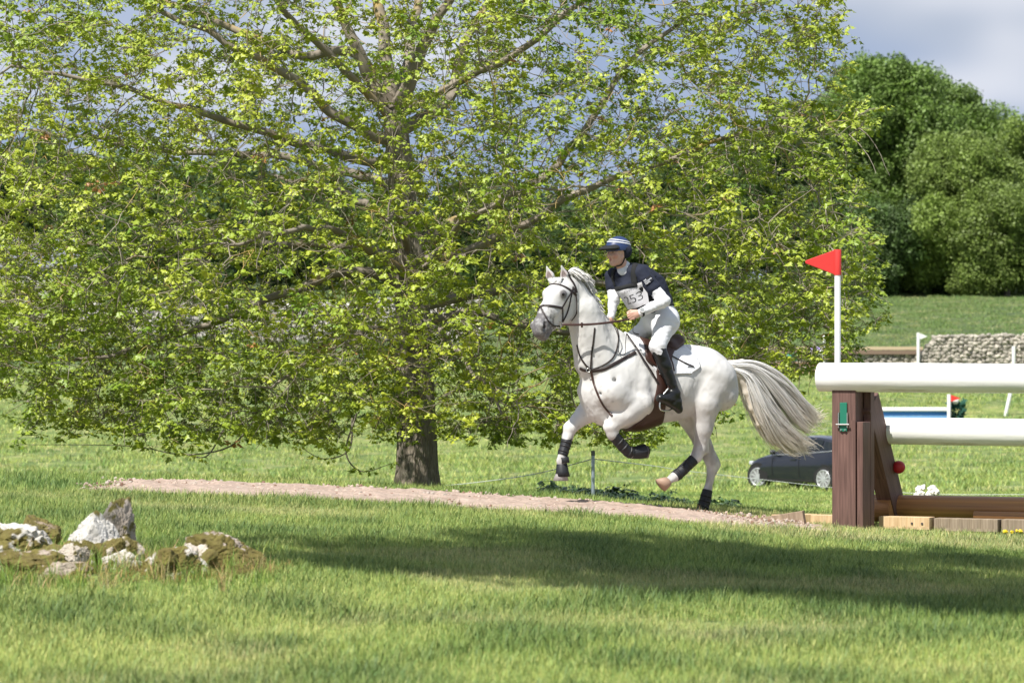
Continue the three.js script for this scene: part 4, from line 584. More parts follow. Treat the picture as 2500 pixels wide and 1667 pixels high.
{
  const white = std(rgb(0.7, 0.71, 0.74), { roughness: 0.9 }), padFront = (f) => lerp(0.33, 0.115, ss(0, 1.35, Math.abs(f))), padRear = (f) => lerp(-0.27, -0.33, ss(0.2, 0.9, Math.abs(f))) + 0.1 * ss(0.98, 1.2, Math.abs(f));
  const quilt = (u, v) => 0.014 + 0.003 * Math.abs(Math.sin(u * 30) * Math.sin(v * 60));
  const pad = thing('saddle_cloth', 'white quilted saddle cloth under the brown saddle', 'saddle cloth', HO.toArray());
  part('cloth', drapeOver(-1.2, 1.2, padFront, padRear, quilt, 40, 90), white, pad);
  const edge = []; for (let i = 0; i <= 30; i++) { const f = 1.19, s = lerp(padFront(f), padRear(f), i / 30), dir = LT.clone().multiplyScalar(Math.sin(f)).add(V(0, Math.cos(f), 0)), h = HB.hit(S(s, 1.19).addScaledVector(dir, 0.85), dir.clone().negate(), 0.85); if (h) edge.push(h.addScaledVector(dir, 0.014)); } part('piping', tube(edge, 0.006, 6), std(rgb(0.42, 0.43, 0.45)), pad);
  { // small emblem stitched on the rear corner: three short dark strokes under an arc
    const m = std(rgb(0.2, 0.2, 0.22)), e = []; for (const [s, f, s2, f2] of [[-0.2, 0.98, -0.215, 0.94], [-0.225, 0.98, -0.225, 0.92], [-0.25, 0.98, -0.24, 0.94], [-0.19, 1.0, -0.26, 1.0]]) { const q = [[s, f], [(s + s2) / 2, (f + f2) / 2], [s2, f2]].map(([a, b]) => { const dir = LT.clone().multiplyScalar(Math.sin(b)).add(V(0, Math.cos(b), 0)); return HB.hit(S(a, 1.19).addScaledVector(dir, 0.85), dir.clone().negate(), 0.85).addScaledVector(dir, 0.02); }); e.push(tube(q, 0.003, 5)); } part('emblem', mergeGeometries(e), m, pad);
  }
  const sad = thing('saddle', 'dark brown leather jumping saddle with stirrups and wide girth', 'saddle', HO.toArray());
  const seat = new Body(); seat.bone(S(0.24, 1.585), S(0.12, 1.565), 0.05, 0.06, 0.06, LT, 1.5).bone(S(0.12, 1.56), S(-0.12, 1.55), 0.065, 0.085, 0.06, LT, 1.5).bone(S(-0.12, 1.55), S(-0.23, 1.6), 0.085, 0.055, 0.06, LT, 1.9).ball(S(-0.22, 1.63), 0.05, 0.05, LT, 2.4);
  part('seat', seat.mesh(0.012), brown, sad);
  for (const q of [1, -1]) part('flap', drapeOver(0.12 * q, 1.12 * q, (f) => lerp(0.2, 0.235, ss(0.2, 0.7, Math.abs(f))) - 0.12 * ss(0.7, 1.1, Math.abs(f)), (f) => lerp(-0.2, -0.04, ss(0.1, 0.8, Math.abs(f))), 0.032, 20, 40), brown, sad);
  part('girth', drapeOver(1.0, 2 * Math.PI - 1.0, (f) => 0.14 + 0.2 * Math.exp(-((f - Math.PI + 0.1) ** 2) * 1.6), (f) => 0.045 - 0.08 * Math.exp(-((f - Math.PI) ** 2) * 3), 0.016, 16, 100), brown, sad);
  // rear strap with buckle lying over the cloth
  strapOn(HB, [[1632, 868], [1655, 880], [1675, 890], [1692, 897]], 0.014, leather, 'keeper_strap', sad, { off: 0.022 });
  for (const q of [1, -1]) {
    const top = S(0.06, 1.5, 0.26 * q), bot = q > 0 ? H(1634, 950, 0.36) : S(0.07, 1.16, -0.37); const le = part('stirrup_leather', tube(spline([top, HB.snap(top.clone().lerp(bot, 0.4), 0.07), bot], 12), 0.014, 6, { flat: 0.3, up: LT }), brown, sad);
    const c = q > 0 ? [[1632, 948], [1617, 968], [1611, 990], [1613, 1000], [1640, 998], [1643, 985], [1643, 965], [1632, 948]].map(([a, b], i) => H(a, b, i < 4 ? 0.41 : 0.33)) : [[0, 0.0], [0.05, -0.06], [0.06, -0.15], [-0.06, -0.15], [-0.05, -0.06], [0, 0]].map(([a, b]) => bot.clone().add(V(a, b, 0)));
    part('stirrup_iron', tube(spline(c, 40), 0.0075, 7), steel, sad);
  }
}
// ---------------------------------------------------------------- the rider
{
  const rider = thing('person', 'rider leaning forward in navy helmet, navy vest with numbered bib, white breeches and black boots', 'person', HO.toArray());
  const skin = std(0xffffff, { vertexColors: true, roughness: 0.5 }), navy = std(rgb(0.008, 0.012, 0.029), { roughness: 0.85 }), black = std(rgb(0.008, 0.009, 0.01), { roughness: 0.85 }), white = std(rgb(0.68, 0.69, 0.72), { roughness: 0.85 }), cream = std(rgb(0.66, 0.665, 0.69), { roughness: 0.8 }), bootM = std(rgb(0.007, 0.0075, 0.0075), { roughness: 0.3 });
  const TF = V(-0.56, 0, 0.83), TL = V(0.83, 0, 0.56);
  const pelvis = Z(1614, 776, 0.03), waist = Z(1596, 740, 0.07), neck0 = Z(1524, 655, 0.2), nSh = Z(1563, 668, 0.25), fSh = Z(1497, 676, 0.1), nEl = Z(1622, 735, 0.33), nWr = Z(1563, 764, 0.42), nHa = Z(1546, 770, 0.445), fEl = Z(1499, 732, 0.16), fWr = Z(1492, 772, 0.22), fHa = Z(1491, 786, 0.23);
  const nHip = Z(1625, 787, 0.13), fHip = Z(1600, 785, -0.1), nKn = H(1606, 846, 0.31), fKn = H(1541, 832, -0.28), nAn = H(1649, 962, 0.345), fAn = S(0.02, 1.06, -0.36), nToe = H(1613, 972, 0.4), nHeel = H(1658, 999, 0.34);
  // head frame
  const hf = V(-0.76, -0.04, 0.65).normalize(), hl = V(0.65, 0, 0.76).normalize(), hu = hf.clone().cross(hl).normalize(); if (hu.y < 0) hu.negate();
  const hc = Z(1508, 619, 0.25), Q = (f, u, l = 0) => hc.clone().addScaledVector(hf, f).addScaledVector(hu, u).addScaledVector(hl, l);
  const head = new Body();
  head.bone(Q(-0.03, 0.045), Q(0.02, 0.05), 0.08, 0.078, 0.03).bone(Q(0.025, 0.03), Q(0.032, -0.055), 0.066, 0.05, 0.03, hl, 0.98).bone(Q(0.03, -0.075), Q(0.06, -0.09), 0.038, 0.024, 0.03).ball(Q(0.066, -0.09), 0.02, 0.02);
  head.bone(Q(0.086, 0.02), Q(0.104, -0.016), 0.01, 0.013, 0.016).ball(Q(0.093, -0.021, 0.011), 0.009, 0.01).ball(Q(0.093, -0.021, -0.011), 0.009, 0.01).bone(Q(0.084, 0.036, 0.03), Q(0.084, 0.036, -0.03), 0.011, 0.011, 0.02);
  for (const q of [1, -1]) { head.ball(Q(0.09, 0.014, 0.03 * q), 0.013, 0.016, null, 1, true).ball(Q(0.072, 0.012, 0.03 * q), 0.0125, 0.004).ball(Q(0.065, -0.02, 0.042 * q), 0.024, 0.03).bone(Q(0.01, -0.035, 0.062 * q), Q(0.045, -0.075, 0.03 * q), 0.02, 0.022, 0.03).bone(Q(-0.012, 0.025, 0.074 * q), Q(-0.008, -0.015, 0.07 * q), 0.014, 0.009, 0.012, hl, 0.6); }
  head.bone(Q(0.085, -0.046, 0.017), Q(0.085, -0.046, -0.017), 0.0085, 0.0085, 0.008).bone(Q(0.082, -0.062, 0.014), Q(0.082, -0.062, -0.014), 0.009, 0.009, 0.008).bone(Q(0.096, -0.054, 0.014), Q(0.096, -0.054, -0.014), 0.006, 0.006, 0.006, null, 1, true);
  head.bone(Q(-0.02, -0.05), neck0.clone().add(V(0, -0.02, 0)), 0.054, 0.06, 0.04);
  // a hand closed round the rein: palm, four bent fingers of unequal length, thumb on top
  function hand(wrist, pos, curlDown) {
    const d = pos.clone().sub(wrist).normalize(), side = V(0, 1, 0).addScaledVector(d, -d.y).normalize(), pn = d.clone().cross(side).normalize(); if (pn.z > 0) pn.negate(); const b = new Body(), at2 = (a, s, n) => wrist.clone().addScaledVector(d, a).addScaledVector(side, s).addScaledVector(pn, n);
    b.bone(wrist, at2(0.03, 0, 0), 0.026, 0.024, 0.02, pn, 0.8).bone(at2(0.03, 0.02, 0), at2(0.085, 0.026, 0), 0.018, 0.014, 0.02).bone(at2(0.03, -0.015, 0), at2(0.08, -0.028, 0), 0.018, 0.013, 0.02).bone(at2(0.04, 0, 0), at2(0.085, 0, 0), 0.019, 0.014, 0.02);
    [[0.029, 0.046, 0.0088], [0.01, 0.05, 0.0092], [-0.009, 0.047, 0.0088], [-0.027, 0.037, 0.0078]].forEach(([s, l, rr], i) => { const k = at2(0.088, s, 0), m = at2(0.088 + l * 0.55, s - 0.004, 0.022), e = at2(0.088 + l * 0.2, s - 0.006, 0.046), f = at2(0.07, s - 0.004, 0.04); b.bone(k, m, rr * 1.08, rr, 0.006).bone(m, e, rr, rr * 0.92, 0.004).bone(e, f, rr * 0.92, rr * 0.8, 0.004); });
    b.bone(at2(0.035, 0.03, 0.01), at2(0.075, 0.047, 0.022), 0.014, 0.0105, 0.014).bone(at2(0.075, 0.047, 0.022), at2(0.108, 0.04, 0.03), 0.0105, 0.0085, 0.006); return b;
  }
  // body under the clothes, one surface with head and hands
  const body = new Body();
  body.bone(pelvis, waist, 0.14, 0.115, 0.08, TF, 0.85).bone(waist, Z(1556, 695, 0.15), 0.115, 0.125, 0.08, TF, 0.8).bone(Z(1530, 686, 0.12), Z(1566, 682, 0.19), 0.085, 0.085, 0.06).bone(fSh, nSh, 0.062, 0.066, 0.05).bone(neck0, Z(1540, 682, 0.15), 0.058, 0.075, 0.03);
  for (const [sh, el, wr] of [[nSh, nEl, nWr], [fSh, fEl, fWr]]) body.bone(sh, el, 0.052, 0.04, 0.03).bone(el, wr, 0.041, 0.026, 0.02);
  body.bone(pelvis, nHip, 0.13, 0.12, 0.06).bone(pelvis, fHip, 0.13, 0.12, 0.06).bone(nHip, nKn, 0.098, 0.064, 0.05).bone(fHip, fKn, 0.095, 0.064, 0.05).bone(nKn, nKn.clone().lerp(nAn, 0.35), 0.06, 0.06, 0.03).bone(nKn.clone().lerp(nAn, 0.35), nAn, 0.06, 0.036, 0.03).bone(fKn, fAn, 0.06, 0.038, 0.03).bone(nAn, nHeel, 0.036, 0.03, 0.02).bone(nHeel, nToe, 0.03, 0.026, 0.02).bone(fAn, fAn.clone().add(V(-0.18, -0.05, -0.05)), 0.035, 0.028, 0.02);
  const hn = hand(nWr, nHa), hfar = hand(fWr, fHa);
  const tone = (x, y, z) => { const n = fbm(x * 60, y * 60, z * 60, 2), c = mix3([0.58, 0.33, 0.25], [0.64, 0.4, 0.31], n), p = V(x, y, z), m = Q(0.088, -0.054).distanceTo(p), ch = Math.min(Q(0.07, -0.022, 0.045).distanceTo(p), Q(0.07, -0.022, -0.045).distanceTo(p)); let k = mix3(c, [0.5, 0.17, 0.12], 0.5 * (1 - ss(0.015, 0.035, ch))); k = mix3(k, [0.36, 0.1, 0.085], 0.8 * (1 - ss(0.008, 0.02, m))); for (const q of [1, -1]) k = mix3(k, [0.05, 0.035, 0.03], 1 - ss(0.0055, 0.008, Q(0.084, 0.012, 0.03 * q).distanceTo(p))); return k; };
  part('body', paint(mergeGeometries([body.mesh(0.012), head.mesh(0.0036), hn.mesh(0.0036), hfar.mesh(0.0036)]), tone), skin, rider);
  const fold = (a, f) => (x, y, z) => a * (fbm(x * f, y * f * 1.6, z * f, 3) - 0.5);
  // white shirt sleeves and collar
  for (const [sh, el, wr, k] of [[nSh, nEl, nWr, 1], [fSh, fEl, fWr, 0.95]]) { const b = new Body(); b.bone(sh, el, 0.07 * k, 0.056 * k, 0.03).bone(el, wr, 0.056 * k, 0.037 * k, 0.025); part('sleeve', b.mesh(0.0075, { bump: (x, y, z) => 0.022 * (fbm(x * 22 + y * 18, y * 26, z * 14, 3) - 0.5) }), white, rider, 'white shirt sleeve'); }
  { const c = new Body(); c.bone(neck0.clone().add(V(0, 0.012, 0)), neck0.clone().add(V(-0.01, -0.035, 0.02)), 0.065, 0.06, 0.02); part('collar', c.mesh(0.006), white, rider); }
  // navy top, short sleeves
  for (const [sh, el, k, f] of [[nSh, nEl, 1, 0.52], [fSh, fEl, 0.95, 0.42]]) { const b = new Body(); b.bone(sh.clone().add(V(0, 0.004, 0)), sh.clone().lerp(el, f), 0.086 * k, 0.077 * k, 0.03); part('short_sleeve', b.mesh(0.0075, { bump: fold(0.012, 20) }), navy, rider); }
  const vest = new Body();
  vest.bone(Z(1610, 752, 0.05), Z(1590, 730, 0.09), 0.135, 0.14, 0.06, TF, 0.92).bone(Z(1590, 730, 0.09), Z(1552, 692, 0.16), 0.14, 0.145, 0.06, TF, 0.9).bone(Z(1522, 690, 0.12), Z(1570, 684, 0.21), 0.105, 0.11, 0.06).bone(Z(1512, 668, 0.12), Z(1550, 664, 0.21), 0.075, 0.08, 0.05).bone(Z(1526, 658, 0.17), Z(1546, 670, 0.15), 0.062, 0.1, 0.05).bone(Z(1575, 660, 0.13), Z(1605, 690, 0.06), 0.055, 0.07, 0.05).bone(Z(1605, 690, 0.06), Z(1623, 728, 0.03), 0.07, 0.068, 0.05);
  vest.bone(Z(1516, 670, 0.2), Z(1548, 672, 0.2), 0.06, 0.07, 0.05);
  vest.bone(Z(1560, 740, 0.2), Z(1530, 705, 0.24), 0.075, 0.075, 0.06);
  part('vest', vest.mesh(0.0085, { bump: fold(0.018, 16) }), navy, rider, 'navy body protector');
  // webbing of the air jacket over the shoulders and round the chest
  const webs = [[[1552, 646, 0.3], [1548, 668, 0.4], [1550, 690, 0.45], [1552, 700, 0.45]], [[1500, 660, 0.3], [1497, 680, 0.4], [1500, 700, 0.4]], [[1490, 706, 0.4], [1515, 704, 0.45], [1535, 699, 0.45], [1556, 696, 0.45]], [[1564, 700, 0.45], [1580, 722, 0.45], [1594, 736, 0.4]], [[1594, 736, 0.4], [1570, 752, 0.42], [1548, 757, 0.4]]];
  webs.forEach((w, i) => strapOn(vest, w, i < 2 ? 0.06 : 0.045, black, 'webbing', rider, { off: 0.006, thick: 0.014 }));
  part('pocket', (() => { const b = new Body(); b.bone(Z(1606, 676, 0.1), Z(1620, 690, 0.06), 0.03, 0.03, 0.02); return b.mesh(0.008); })(), black, rider);
  part('belt', (() => { const pts = []; for (let i = 0; i <= 40; i++) { const a = i / 40 * 6.2832; pts.push(Z(1612, 752, 0.045).addScaledVector(TL, Math.cos(a) * 0.125).addScaledVector(TF, Math.sin(a) * 0.12).add(V(0, 0.035 * Math.cos(a), 0))); } return tube(pts, 0.017, 8, { flat: 0.6 }); })(), black, rider);
  // bib with the number, laid over the front of the vest
  {
    const cv = document.createElement('canvas'); cv.width = 512; cv.height = 384; const g = cv.getContext('2d'); g.fillStyle = '#d9d8dc'; g.fillRect(0, 0, 512, 384); g.fillStyle = '#77757c'; g.font = 'italic 62px serif'; g.textAlign = 'center'; g.fillText('Eventing', 300, 80); g.fillStyle = '#1d1d24'; g.font = '200px sans-serif'; g.fillText('253', 256, 285);
    const t = new THREE.CanvasTexture(cv); t.colorSpace = THREE.SRGBColorSpace;
    const c = Z(1546, 725, 0.29), rt = V(0.84, 0.26, 0.48).normalize(), up0 = V(-0.42, 0.84, 0.1), up = up0.addScaledVector(rt, -up0.dot(rt)).normalize(), nn = rt.clone().cross(up).normalize(), pos = [], uv = [], idx = [], N = 26; if (nn.z < 0) nn.negate();
    for (let j = 0; j <= N; j++) for (let i = 0; i <= N; i++) { const u = i / N - 0.5, v = j / N - 0.5, w = 0.33 - 0.1 * (0.5 - v), p = c.clone().addScaledVector(rt, u * w).addScaledVector(up, v * 0.215), h = vest.hit(p.clone().addScaledVector(nn, 0.5), nn.clone().negate(), 0.9) ?? p.clone().addScaledVector(nn, -0.09); { const k = h.clone().sub(p).dot(nn); if (k < -0.05) h.addScaledVector(nn, -0.05 - k); } h.addScaledVector(nn, 0.013); pos.push(h.x, h.y, h.z); uv.push(i / N, j / N); }
    for (let j = 0; j < N; j++) for (let i = 0; i < N; i++) { const a = j * (N + 1) + i, b = a + N + 1; idx.push(a, a + 1, b, b, a + 1, b + 1); }
    part('bib', geoOf(pos, idx, { uv }), std(0xffffff, { map: t, roughness: 0.8, side: THREE.DoubleSide }), rider, 'white number bib reading 253');
  }
  { // white lettering on the near sleeve
    const cv = document.createElement('canvas'); cv.width = 256; cv.height = 160; const g = cv.getContext('2d'); g.fillStyle = '#10131d'; g.fillRect(0, 0, 256, 160); g.fillStyle = '#e6e8ee'; g.font = 'bold 50px sans-serif'; g.fillText('THE', 8, 50); for (const [y, n] of [[66, 9], [112, 6]]) for (let i = 0; i < n; i++) { g.fillRect(8 + i * 26, y, 8, 34); g.fillRect(8 + i * 26, y + (i % 3) * 12, 20, 8); }
    const t = new THREE.CanvasTexture(cv); t.colorSpace = THREE.SRGBColorSpace; const sl = new Body(); sl.bone(nSh, nSh.clone().lerp(nEl, 0.52), 0.088, 0.08, 0.03);
    const c = Z(1584, 681, 0.3), rt = V(0.76, 0.55, 0.2).normalize(), up = V(-0.55, 0.8, 0.1), n2 = rt.clone().cross(up.addScaledVector(rt, -up.dot(rt)).normalize()).normalize(), pos = [], uv = [], idx = [], N = 10; if (n2.z < 0) n2.negate();
    for (let j = 0; j <= N; j++) for (let i = 0; i <= N; i++) { const p = c.clone().addScaledVector(rt, (i / N - 0.5) * 0.085).addScaledVector(up, (j / N - 0.5) * 0.055), h = sl.hit(p.clone().addScaledVector(n2, 0.4), n2.clone().negate(), 0.8) ?? p; h.addScaledVector(n2, 0.007); pos.push(h.x, h.y, h.z); uv.push(i / N, j / N); }
    for (let j = 0; j < N; j++) for (let i = 0; i < N; i++) { const a = j * (N + 1) + i, b = a + N + 1; idx.push(a, a + 1, b, b, a + 1, b + 1); } part('sleeve_logo', geoOf(pos, idx, { uv }), std(0xffffff, { map: t, side: THREE.DoubleSide }), rider);
  }
  // breeches
  { const b = new Body(); b.bone(pelvis, waist, 0.152, 0.128, 0.08, TF, 0.88).bone(pelvis, nHip, 0.14, 0.132, 0.06).bone(pelvis, fHip, 0.14, 0.13, 0.06).bone(nHip, nKn, 0.112, 0.073, 0.05).bone(fHip, fKn, 0.108, 0.073, 0.05).bone(nKn, nKn.clone().lerp(nAn, 0.12), 0.073, 0.066, 0.03).bone(fKn, fKn.clone().lerp(fAn, 0.12), 0.073, 0.066, 0.03); part('breeches', b.mesh(0.008, { bump: (x, y, z) => 0.018 * (fbm(x * 14 + y * 9, y * 24, z * 12, 3) - 0.5) }), cream, rider, 'white riding breeches'); }
  // boots
  for (const [kn, an, he, to] of [[nKn, nAn, nHeel, nToe], [fKn, fAn, fAn.clone().add(V(0.05, -0.09, 0)), fAn.clone().add(V(-0.17, -0.06, -0.05))]]) { const b = new Body(); b.bone(kn.clone().lerp(an, 0.06), kn.clone().lerp(an, 0.4), 0.072, 0.067, 0.02).bone(kn.clone().lerp(an, 0.4), an, 0.067, 0.046, 0.02).bone(an, he, 0.046, 0.036, 0.02).bone(he, to, 0.034, 0.03, 0.02).bone(an, to, 0.044, 0.032, 0.03).bone(an.clone().lerp(he, 0.5), to, 0.04, 0.03, 0.03); part('boot', b.mesh(0.007, { bump: (x, y, z) => 0.008 * (fbm(x * 14, y * 30, z * 14, 3) - 0.5) }), bootM, rider, 'black leather riding boot'); }
  // helmet
  {
    const M = new THREE.Matrix4().makeBasis(hl, hu, hf.clone()), dome = new THREE.SphereGeometry(1, 40, 24, 0, Math.PI * 2, 0, Math.PI * 0.56); dome.scale(0.105, 0.112, 0.132); dome.rotateX(0.08); dome.applyMatrix4(M); const c0 = Q(-0.012, 0.052); dome.translate(c0.x, c0.y, c0.z);
    const shell = std(rgb(0.022, 0.042, 0.125), { roughness: 0.45 }), h = part('helmet', dome, shell, rider, 'navy riding helmet with two white bands');
    const low = new Body(); low.bone(Q(-0.06, 0.03, 0.06), Q(-0.06, 0.03, -0.06), 0.055, 0.055, 0.03).bone(Q(-0.06, 0.0, 0.05), Q(-0.06, 0.0, -0.05), 0.045, 0.045, 0.03).bone(Q(-0.02, 0.045, 0.085), Q(0.06, 0.06, 0.06), 0.02, 0.018, 0.02).bone(Q(-0.02, 0.045, -0.085), Q(0.06, 0.06, -0.06), 0.02, 0.018, 0.02); part('helmet_back', low.mesh(0.006), navy, h);
    const pk = new Body(); pk.bone(Q(0.1, 0.052, 0.045), Q(0.1, 0.052, -0.045), 0.045, 0.045, 0.02, hu, 0.22).bone(Q(0.135, 0.045, 0.025), Q(0.135, 0.045, -0.025), 0.036, 0.036, 0.03, hu, 0.2).bone(Q(0.08, 0.07, 0.05), Q(0.08, 0.07, -0.05), 0.03, 0.03, 0.03, hu, 0.5); part('peak', pk.mesh(0.005), black, h);
    const band = (el, w, tilt) => { const pts = [], up = []; for (let i = 0; i <= 60; i++) { const a = i / 60 * 6.2832, e = el + tilt * Math.cos(a), p = V(Math.sin(a) * Math.cos(e) * 0.107, Math.sin(e) * 0.114, Math.cos(a) * Math.cos(e) * 0.134).applyMatrix4(M); up.push(p.clone().normalize()); pts.push(p.add(c0)); } return tube(pts, w, 6, { flat: 0.4, up }); };
    part('band', band(0.62, 0.0055, 0.22), white, h); part('band', band(0.4, 0.0055, 0.2), white, h);
    strapOn(head, [[1527, 616, 0.6], [1524, 632, 0.6], [1516, 646, 0.6], [1500, 650, 0.6]], 0.014, black, 'chin_strap', rider, { off: 0.005 });
  }
  { // wrist watch
    const w = nWr.clone().lerp(nEl, 0.06), d = nEl.clone().sub(nWr).normalize(), n = V(-0.1, 0.35, 0.93); n.addScaledVector(d, -n.dot(d)).normalize(); const c = w.clone().addScaledVector(n, 0.042), dial = new THREE.CylinderGeometry(0.026, 0.028, 0.012, 28); dial.applyQuaternion(new THREE.Quaternion().setFromUnitVectors(V(0, 1, 0), n)); dial.translate(c.x, c.y, c.z); const wt = part('watch', dial, std(rgb(0.6, 0.6, 0.6), { roughness: 0.3 }), rider, 'large pale sports watch worn over the cuff');
    const f = new THREE.CylinderGeometry(0.02, 0.02, 0.002, 24); f.applyQuaternion(new THREE.Quaternion().setFromUnitVectors(V(0, 1, 0), n)); f.translate(c.x + n.x * 0.007, c.y + n.y * 0.007, c.z + n.z * 0.007); part('dial', f, std(rgb(0.28, 0.29, 0.29), { roughness: 0.25 }), wt);
    const s = d.clone().cross(n), pts = []; for (let i = 0; i <= 32; i++) { const a = i / 32 * 6.2832; pts.push(w.clone().addScaledVector(n, Math.cos(a) * 0.041).addScaledVector(s, Math.sin(a) * 0.041)); } part('watch_strap', tube(pts, 0.011, 6, { flat: 0.3, up: pts.map((p) => p.clone().sub(w).normalize()) }), black, wt);
  }
}
// ---------------------------------------------------------------- the jump
const woodTex = (a, b, seed) => tex(256, 256, (u, v) => { const f = tfbm(u, v * 0.125, 32, seed, 4), g = tfbm(u, v * 0.5, 8, seed + 9, 3), k = mix3(a, b, clamp(f * 1.5 - 0.25, 0, 1)), s = 0.75 + 0.5 * g; return [k[0] * s, k[1] * s, k[2] * s]; });
{
  const A = 26 * Math.PI / 180, d0 = 30.2, jx = (2082 - 1250) / FOCAL * d0, jz = -d0, y0 = ground(jx, jz);
  // local frame: x along the rails (towards the right and the camera), z out of the front face, origin at the foot of the post
  const J = (name, label, cat, group) => { const g = thing(name, label, cat, [jx, y0, jz], A * -1, group); g.rotation.y = -A; return g; };
  const stain = std(0xffffff, { map: woodTex([0.085, 0.042, 0.034], [0.155, 0.085, 0.07], 3), roughness: 0.7 }), paintW = std(0xffffff, { map: tex(512, 256, (u, v) => { const m = tfbm(u, v, 6, 71, 5), s = tfbm(u, v, 40, 75, 3), k = ss(0.6, 0.72, m) * ss(0.45, 0.6, s); return mix3([0.8, 0.8, 0.78], [0.45, 0.41, 0.35], k * 0.6); }), roughness: 0.55, bumpMap: tex(128, 128, (u, v) => { const k = tfbm(u, v, 8, 3, 4); return [k, k, k]; }, { srgb: false }), bumpScale: 0.006 }), pale = std(0xffffff, { map: woodTex([0.48, 0.32, 0.17], [0.62, 0.46, 0.28], 21), roughness: 0.75 }), varnish = std(0xffffff, { map: woodTex([0.26, 0.12, 0.045], [0.45, 0.22, 0.085], 31), roughness: 0.4 });
  const grain = (g, w = 0.3) => { const p = g.attributes.position, n = g.attributes.normal, uv = new Float32Array(p.count * 2); for (let i = 0; i < p.count; i++) { const x = p.getX(i), y = p.getY(i), z = p.getZ(i); uv[i * 2] = (Math.abs(n.getX(i)) > 0.6 ? z : x) / w; uv[i * 2 + 1] = y / 1.0; } g.setAttribute('uv', new THREE.BufferAttribute(uv, 2)); return g; };
  const railY = 1.40, postH = 1.43, PW = 0.3;
  const jump = J('cross_country_jump', 'solid brown timber jump with two thick white rails beside a red flag', 'jump');
  part('post', grain(box(PW * 0.78, postH, 0.3, -0.032, postH / 2 - 0.1, 0, 0.006)), stain, jump); part('post', grain(box(PW * 0.2, postH - 0.33, 0.3, 0.128, (postH - 0.36) / 2 - 0.1, 0.002, 0.006)), stain, jump);
  part('post', grain(box(PW * 0.24, postH, 0.1, 0.127, postH / 2 - 0.1, -0.105, 0.006)), stain, jump);
  const rail = (len, r, taper) => { const g = new THREE.CylinderGeometry(r, r * taper, len, 36, 40, false), p = g.attributes.position; for (let i = 0; i < p.count; i++) { const x = p.getX(i), y = p.getY(i), z = p.getZ(i), k = 1 + 0.035 * (fbm(x * 2 + 3, y * 0.9, z * 2, 3) - 0.5) * (Math.abs(y) < len / 2 - 0.001 ? 1 : 1); p.setXYZ(i, x * k, y, z * k); } g.rotateZ(Math.PI / 2); g.computeVertexNormals(); return g; };
  const topRail = part('rail', rail(4.6, 0.136, 0.985), paintW, jump, 'upper white rail'); topRail.position.set(2.01, railY - 0.012, 0.09); topRail.rotation.z = -0.006;
  const lowRail = part('rail', rail(4.4, 0.128, 1.0), paintW, jump, 'lower white rail'); lowRail.position.set(2.2, 0.88, -0.62); lowRail.rotation.z = -0.004;
  const br = part('brace', grain(box(0.15, 1.6, 0.3, 0, 0, 0, 0.006)), stain, jump); br.position.set(0.085, 0.52, -0.62); br.rotation.x = 0.62;
  const end = new THREE.CircleGeometry(0.12, 28); 
  { // green ratchet strap holding the rail
    const green = std(rgb(0.01, 0.16, 0.1), { roughness: 0.5 }), st = part('ratchet', box(0.07, 0.27, 0.012, -0.03, 1.03, 0.162, 0.003), green, jump, 'green ratchet strap');
    part('pin', (() => { const g = new THREE.CylinderGeometry(0.009, 0.009, 0.13, 12); g.rotateZ(Math.PI / 2); g.translate(-0.03, 0.96, 0.185); return g; })(), steel, st); part('plate', box(0.008, 0.14, 0.03, -0.073, 1.0, 0.168), steel, st); part('plate', box(0.008, 0.14, 0.03, 0.013, 1.0, 0.168), steel, st); for (const x of [-0.05, -0.01]) part('bolt', (() => { const g = new THREE.CylinderGeometry(0.008, 0.008, 0.012, 8); g.rotateX(Math.PI / 2); g.translate(x, 0.91, 0.172); return g; })(), steel, st);
  }
  const knob = part('knob', new THREE.SphereGeometry(0.062, 18, 14), std(rgb(0.4, 0.012, 0.02), { roughness: 0.5 }), jump, 'round red knob behind the brace'); knob.position.set(0.2, 0.54, -0.74);
  { const g = J('ground_log', 'brown round log lying at the foot of the jump', 'log'); const l = new THREE.CylinderGeometry(0.115, 0.115, 4.6, 28); l.rotateZ(Math.PI / 2); l.translate(2.0, 0.155, -0.9); part('log', l, varnish, g); const l2 = new THREE.CylinderGeometry(0.045, 0.045, 3, 14); l2.rotateZ(Math.PI / 2); l2.translate(2.45, 0.09, -0.75); part('rail', l2, varnish, g, 'thin orange varnished rail'); const c = new THREE.CylinderGeometry(0.113, 0.113, 0.5, 24); c.rotateZ(Math.PI / 2); c.translate(-0.1, 0.13, -0.7); part('log', c, varnish, g, 'short varnished log end'); }
  const beams = [[-0.34, -0.02, 0.4, 0.13, -0.24, 0, 'pale sawn block standing on end left of the brown post'], [0.42, -0.02, 0.5, 0.12, -0.33, 0, 'pale sawn beam with two bolt holes right of the brown post'], [1.0, -0.03, 0.62, 0.12, -0.4, 0, 'weathered beam at the foot of the jump left of the orange rail'], [1.7, -0.03, 0.74, 0.12, -0.45, 0, 'weathered beam at the foot of the jump below the orange rail'], [-0.62, -0.02, 0.42, 0.14, -0.1, 0.95, 'pale beam end cut off square beside the grass']];
  beams.forEach(([x, y, w, h, z, ry, label], i) => { const g = grain(box(w, h, 0.16, 0, 0.03, 0, 0.005)); g.rotateY(ry); g.translate(x, y + 0.02, z); const o = J('timber_beam', label, 'beam', 'timbers round the foot of the jump'); part('beam', g, i === 2 || i === 3 ? std(0xffffff, { map: woodTex([0.2, 0.15, 0.1], [0.34, 0.27, 0.2], 40 + i), roughness: 0.85 }) : pale, o); if (i === 1) for (const q of [0.08, 0.18]) { const b = new THREE.CylinderGeometry(0.011, 0.011, 0.01, 10); b.rotateX(Math.PI / 2); b.translate(x + q, y + 0.05, z + 0.083); part('bolt', b, std(rgb(0.06, 0.05, 0.05)), o); } });
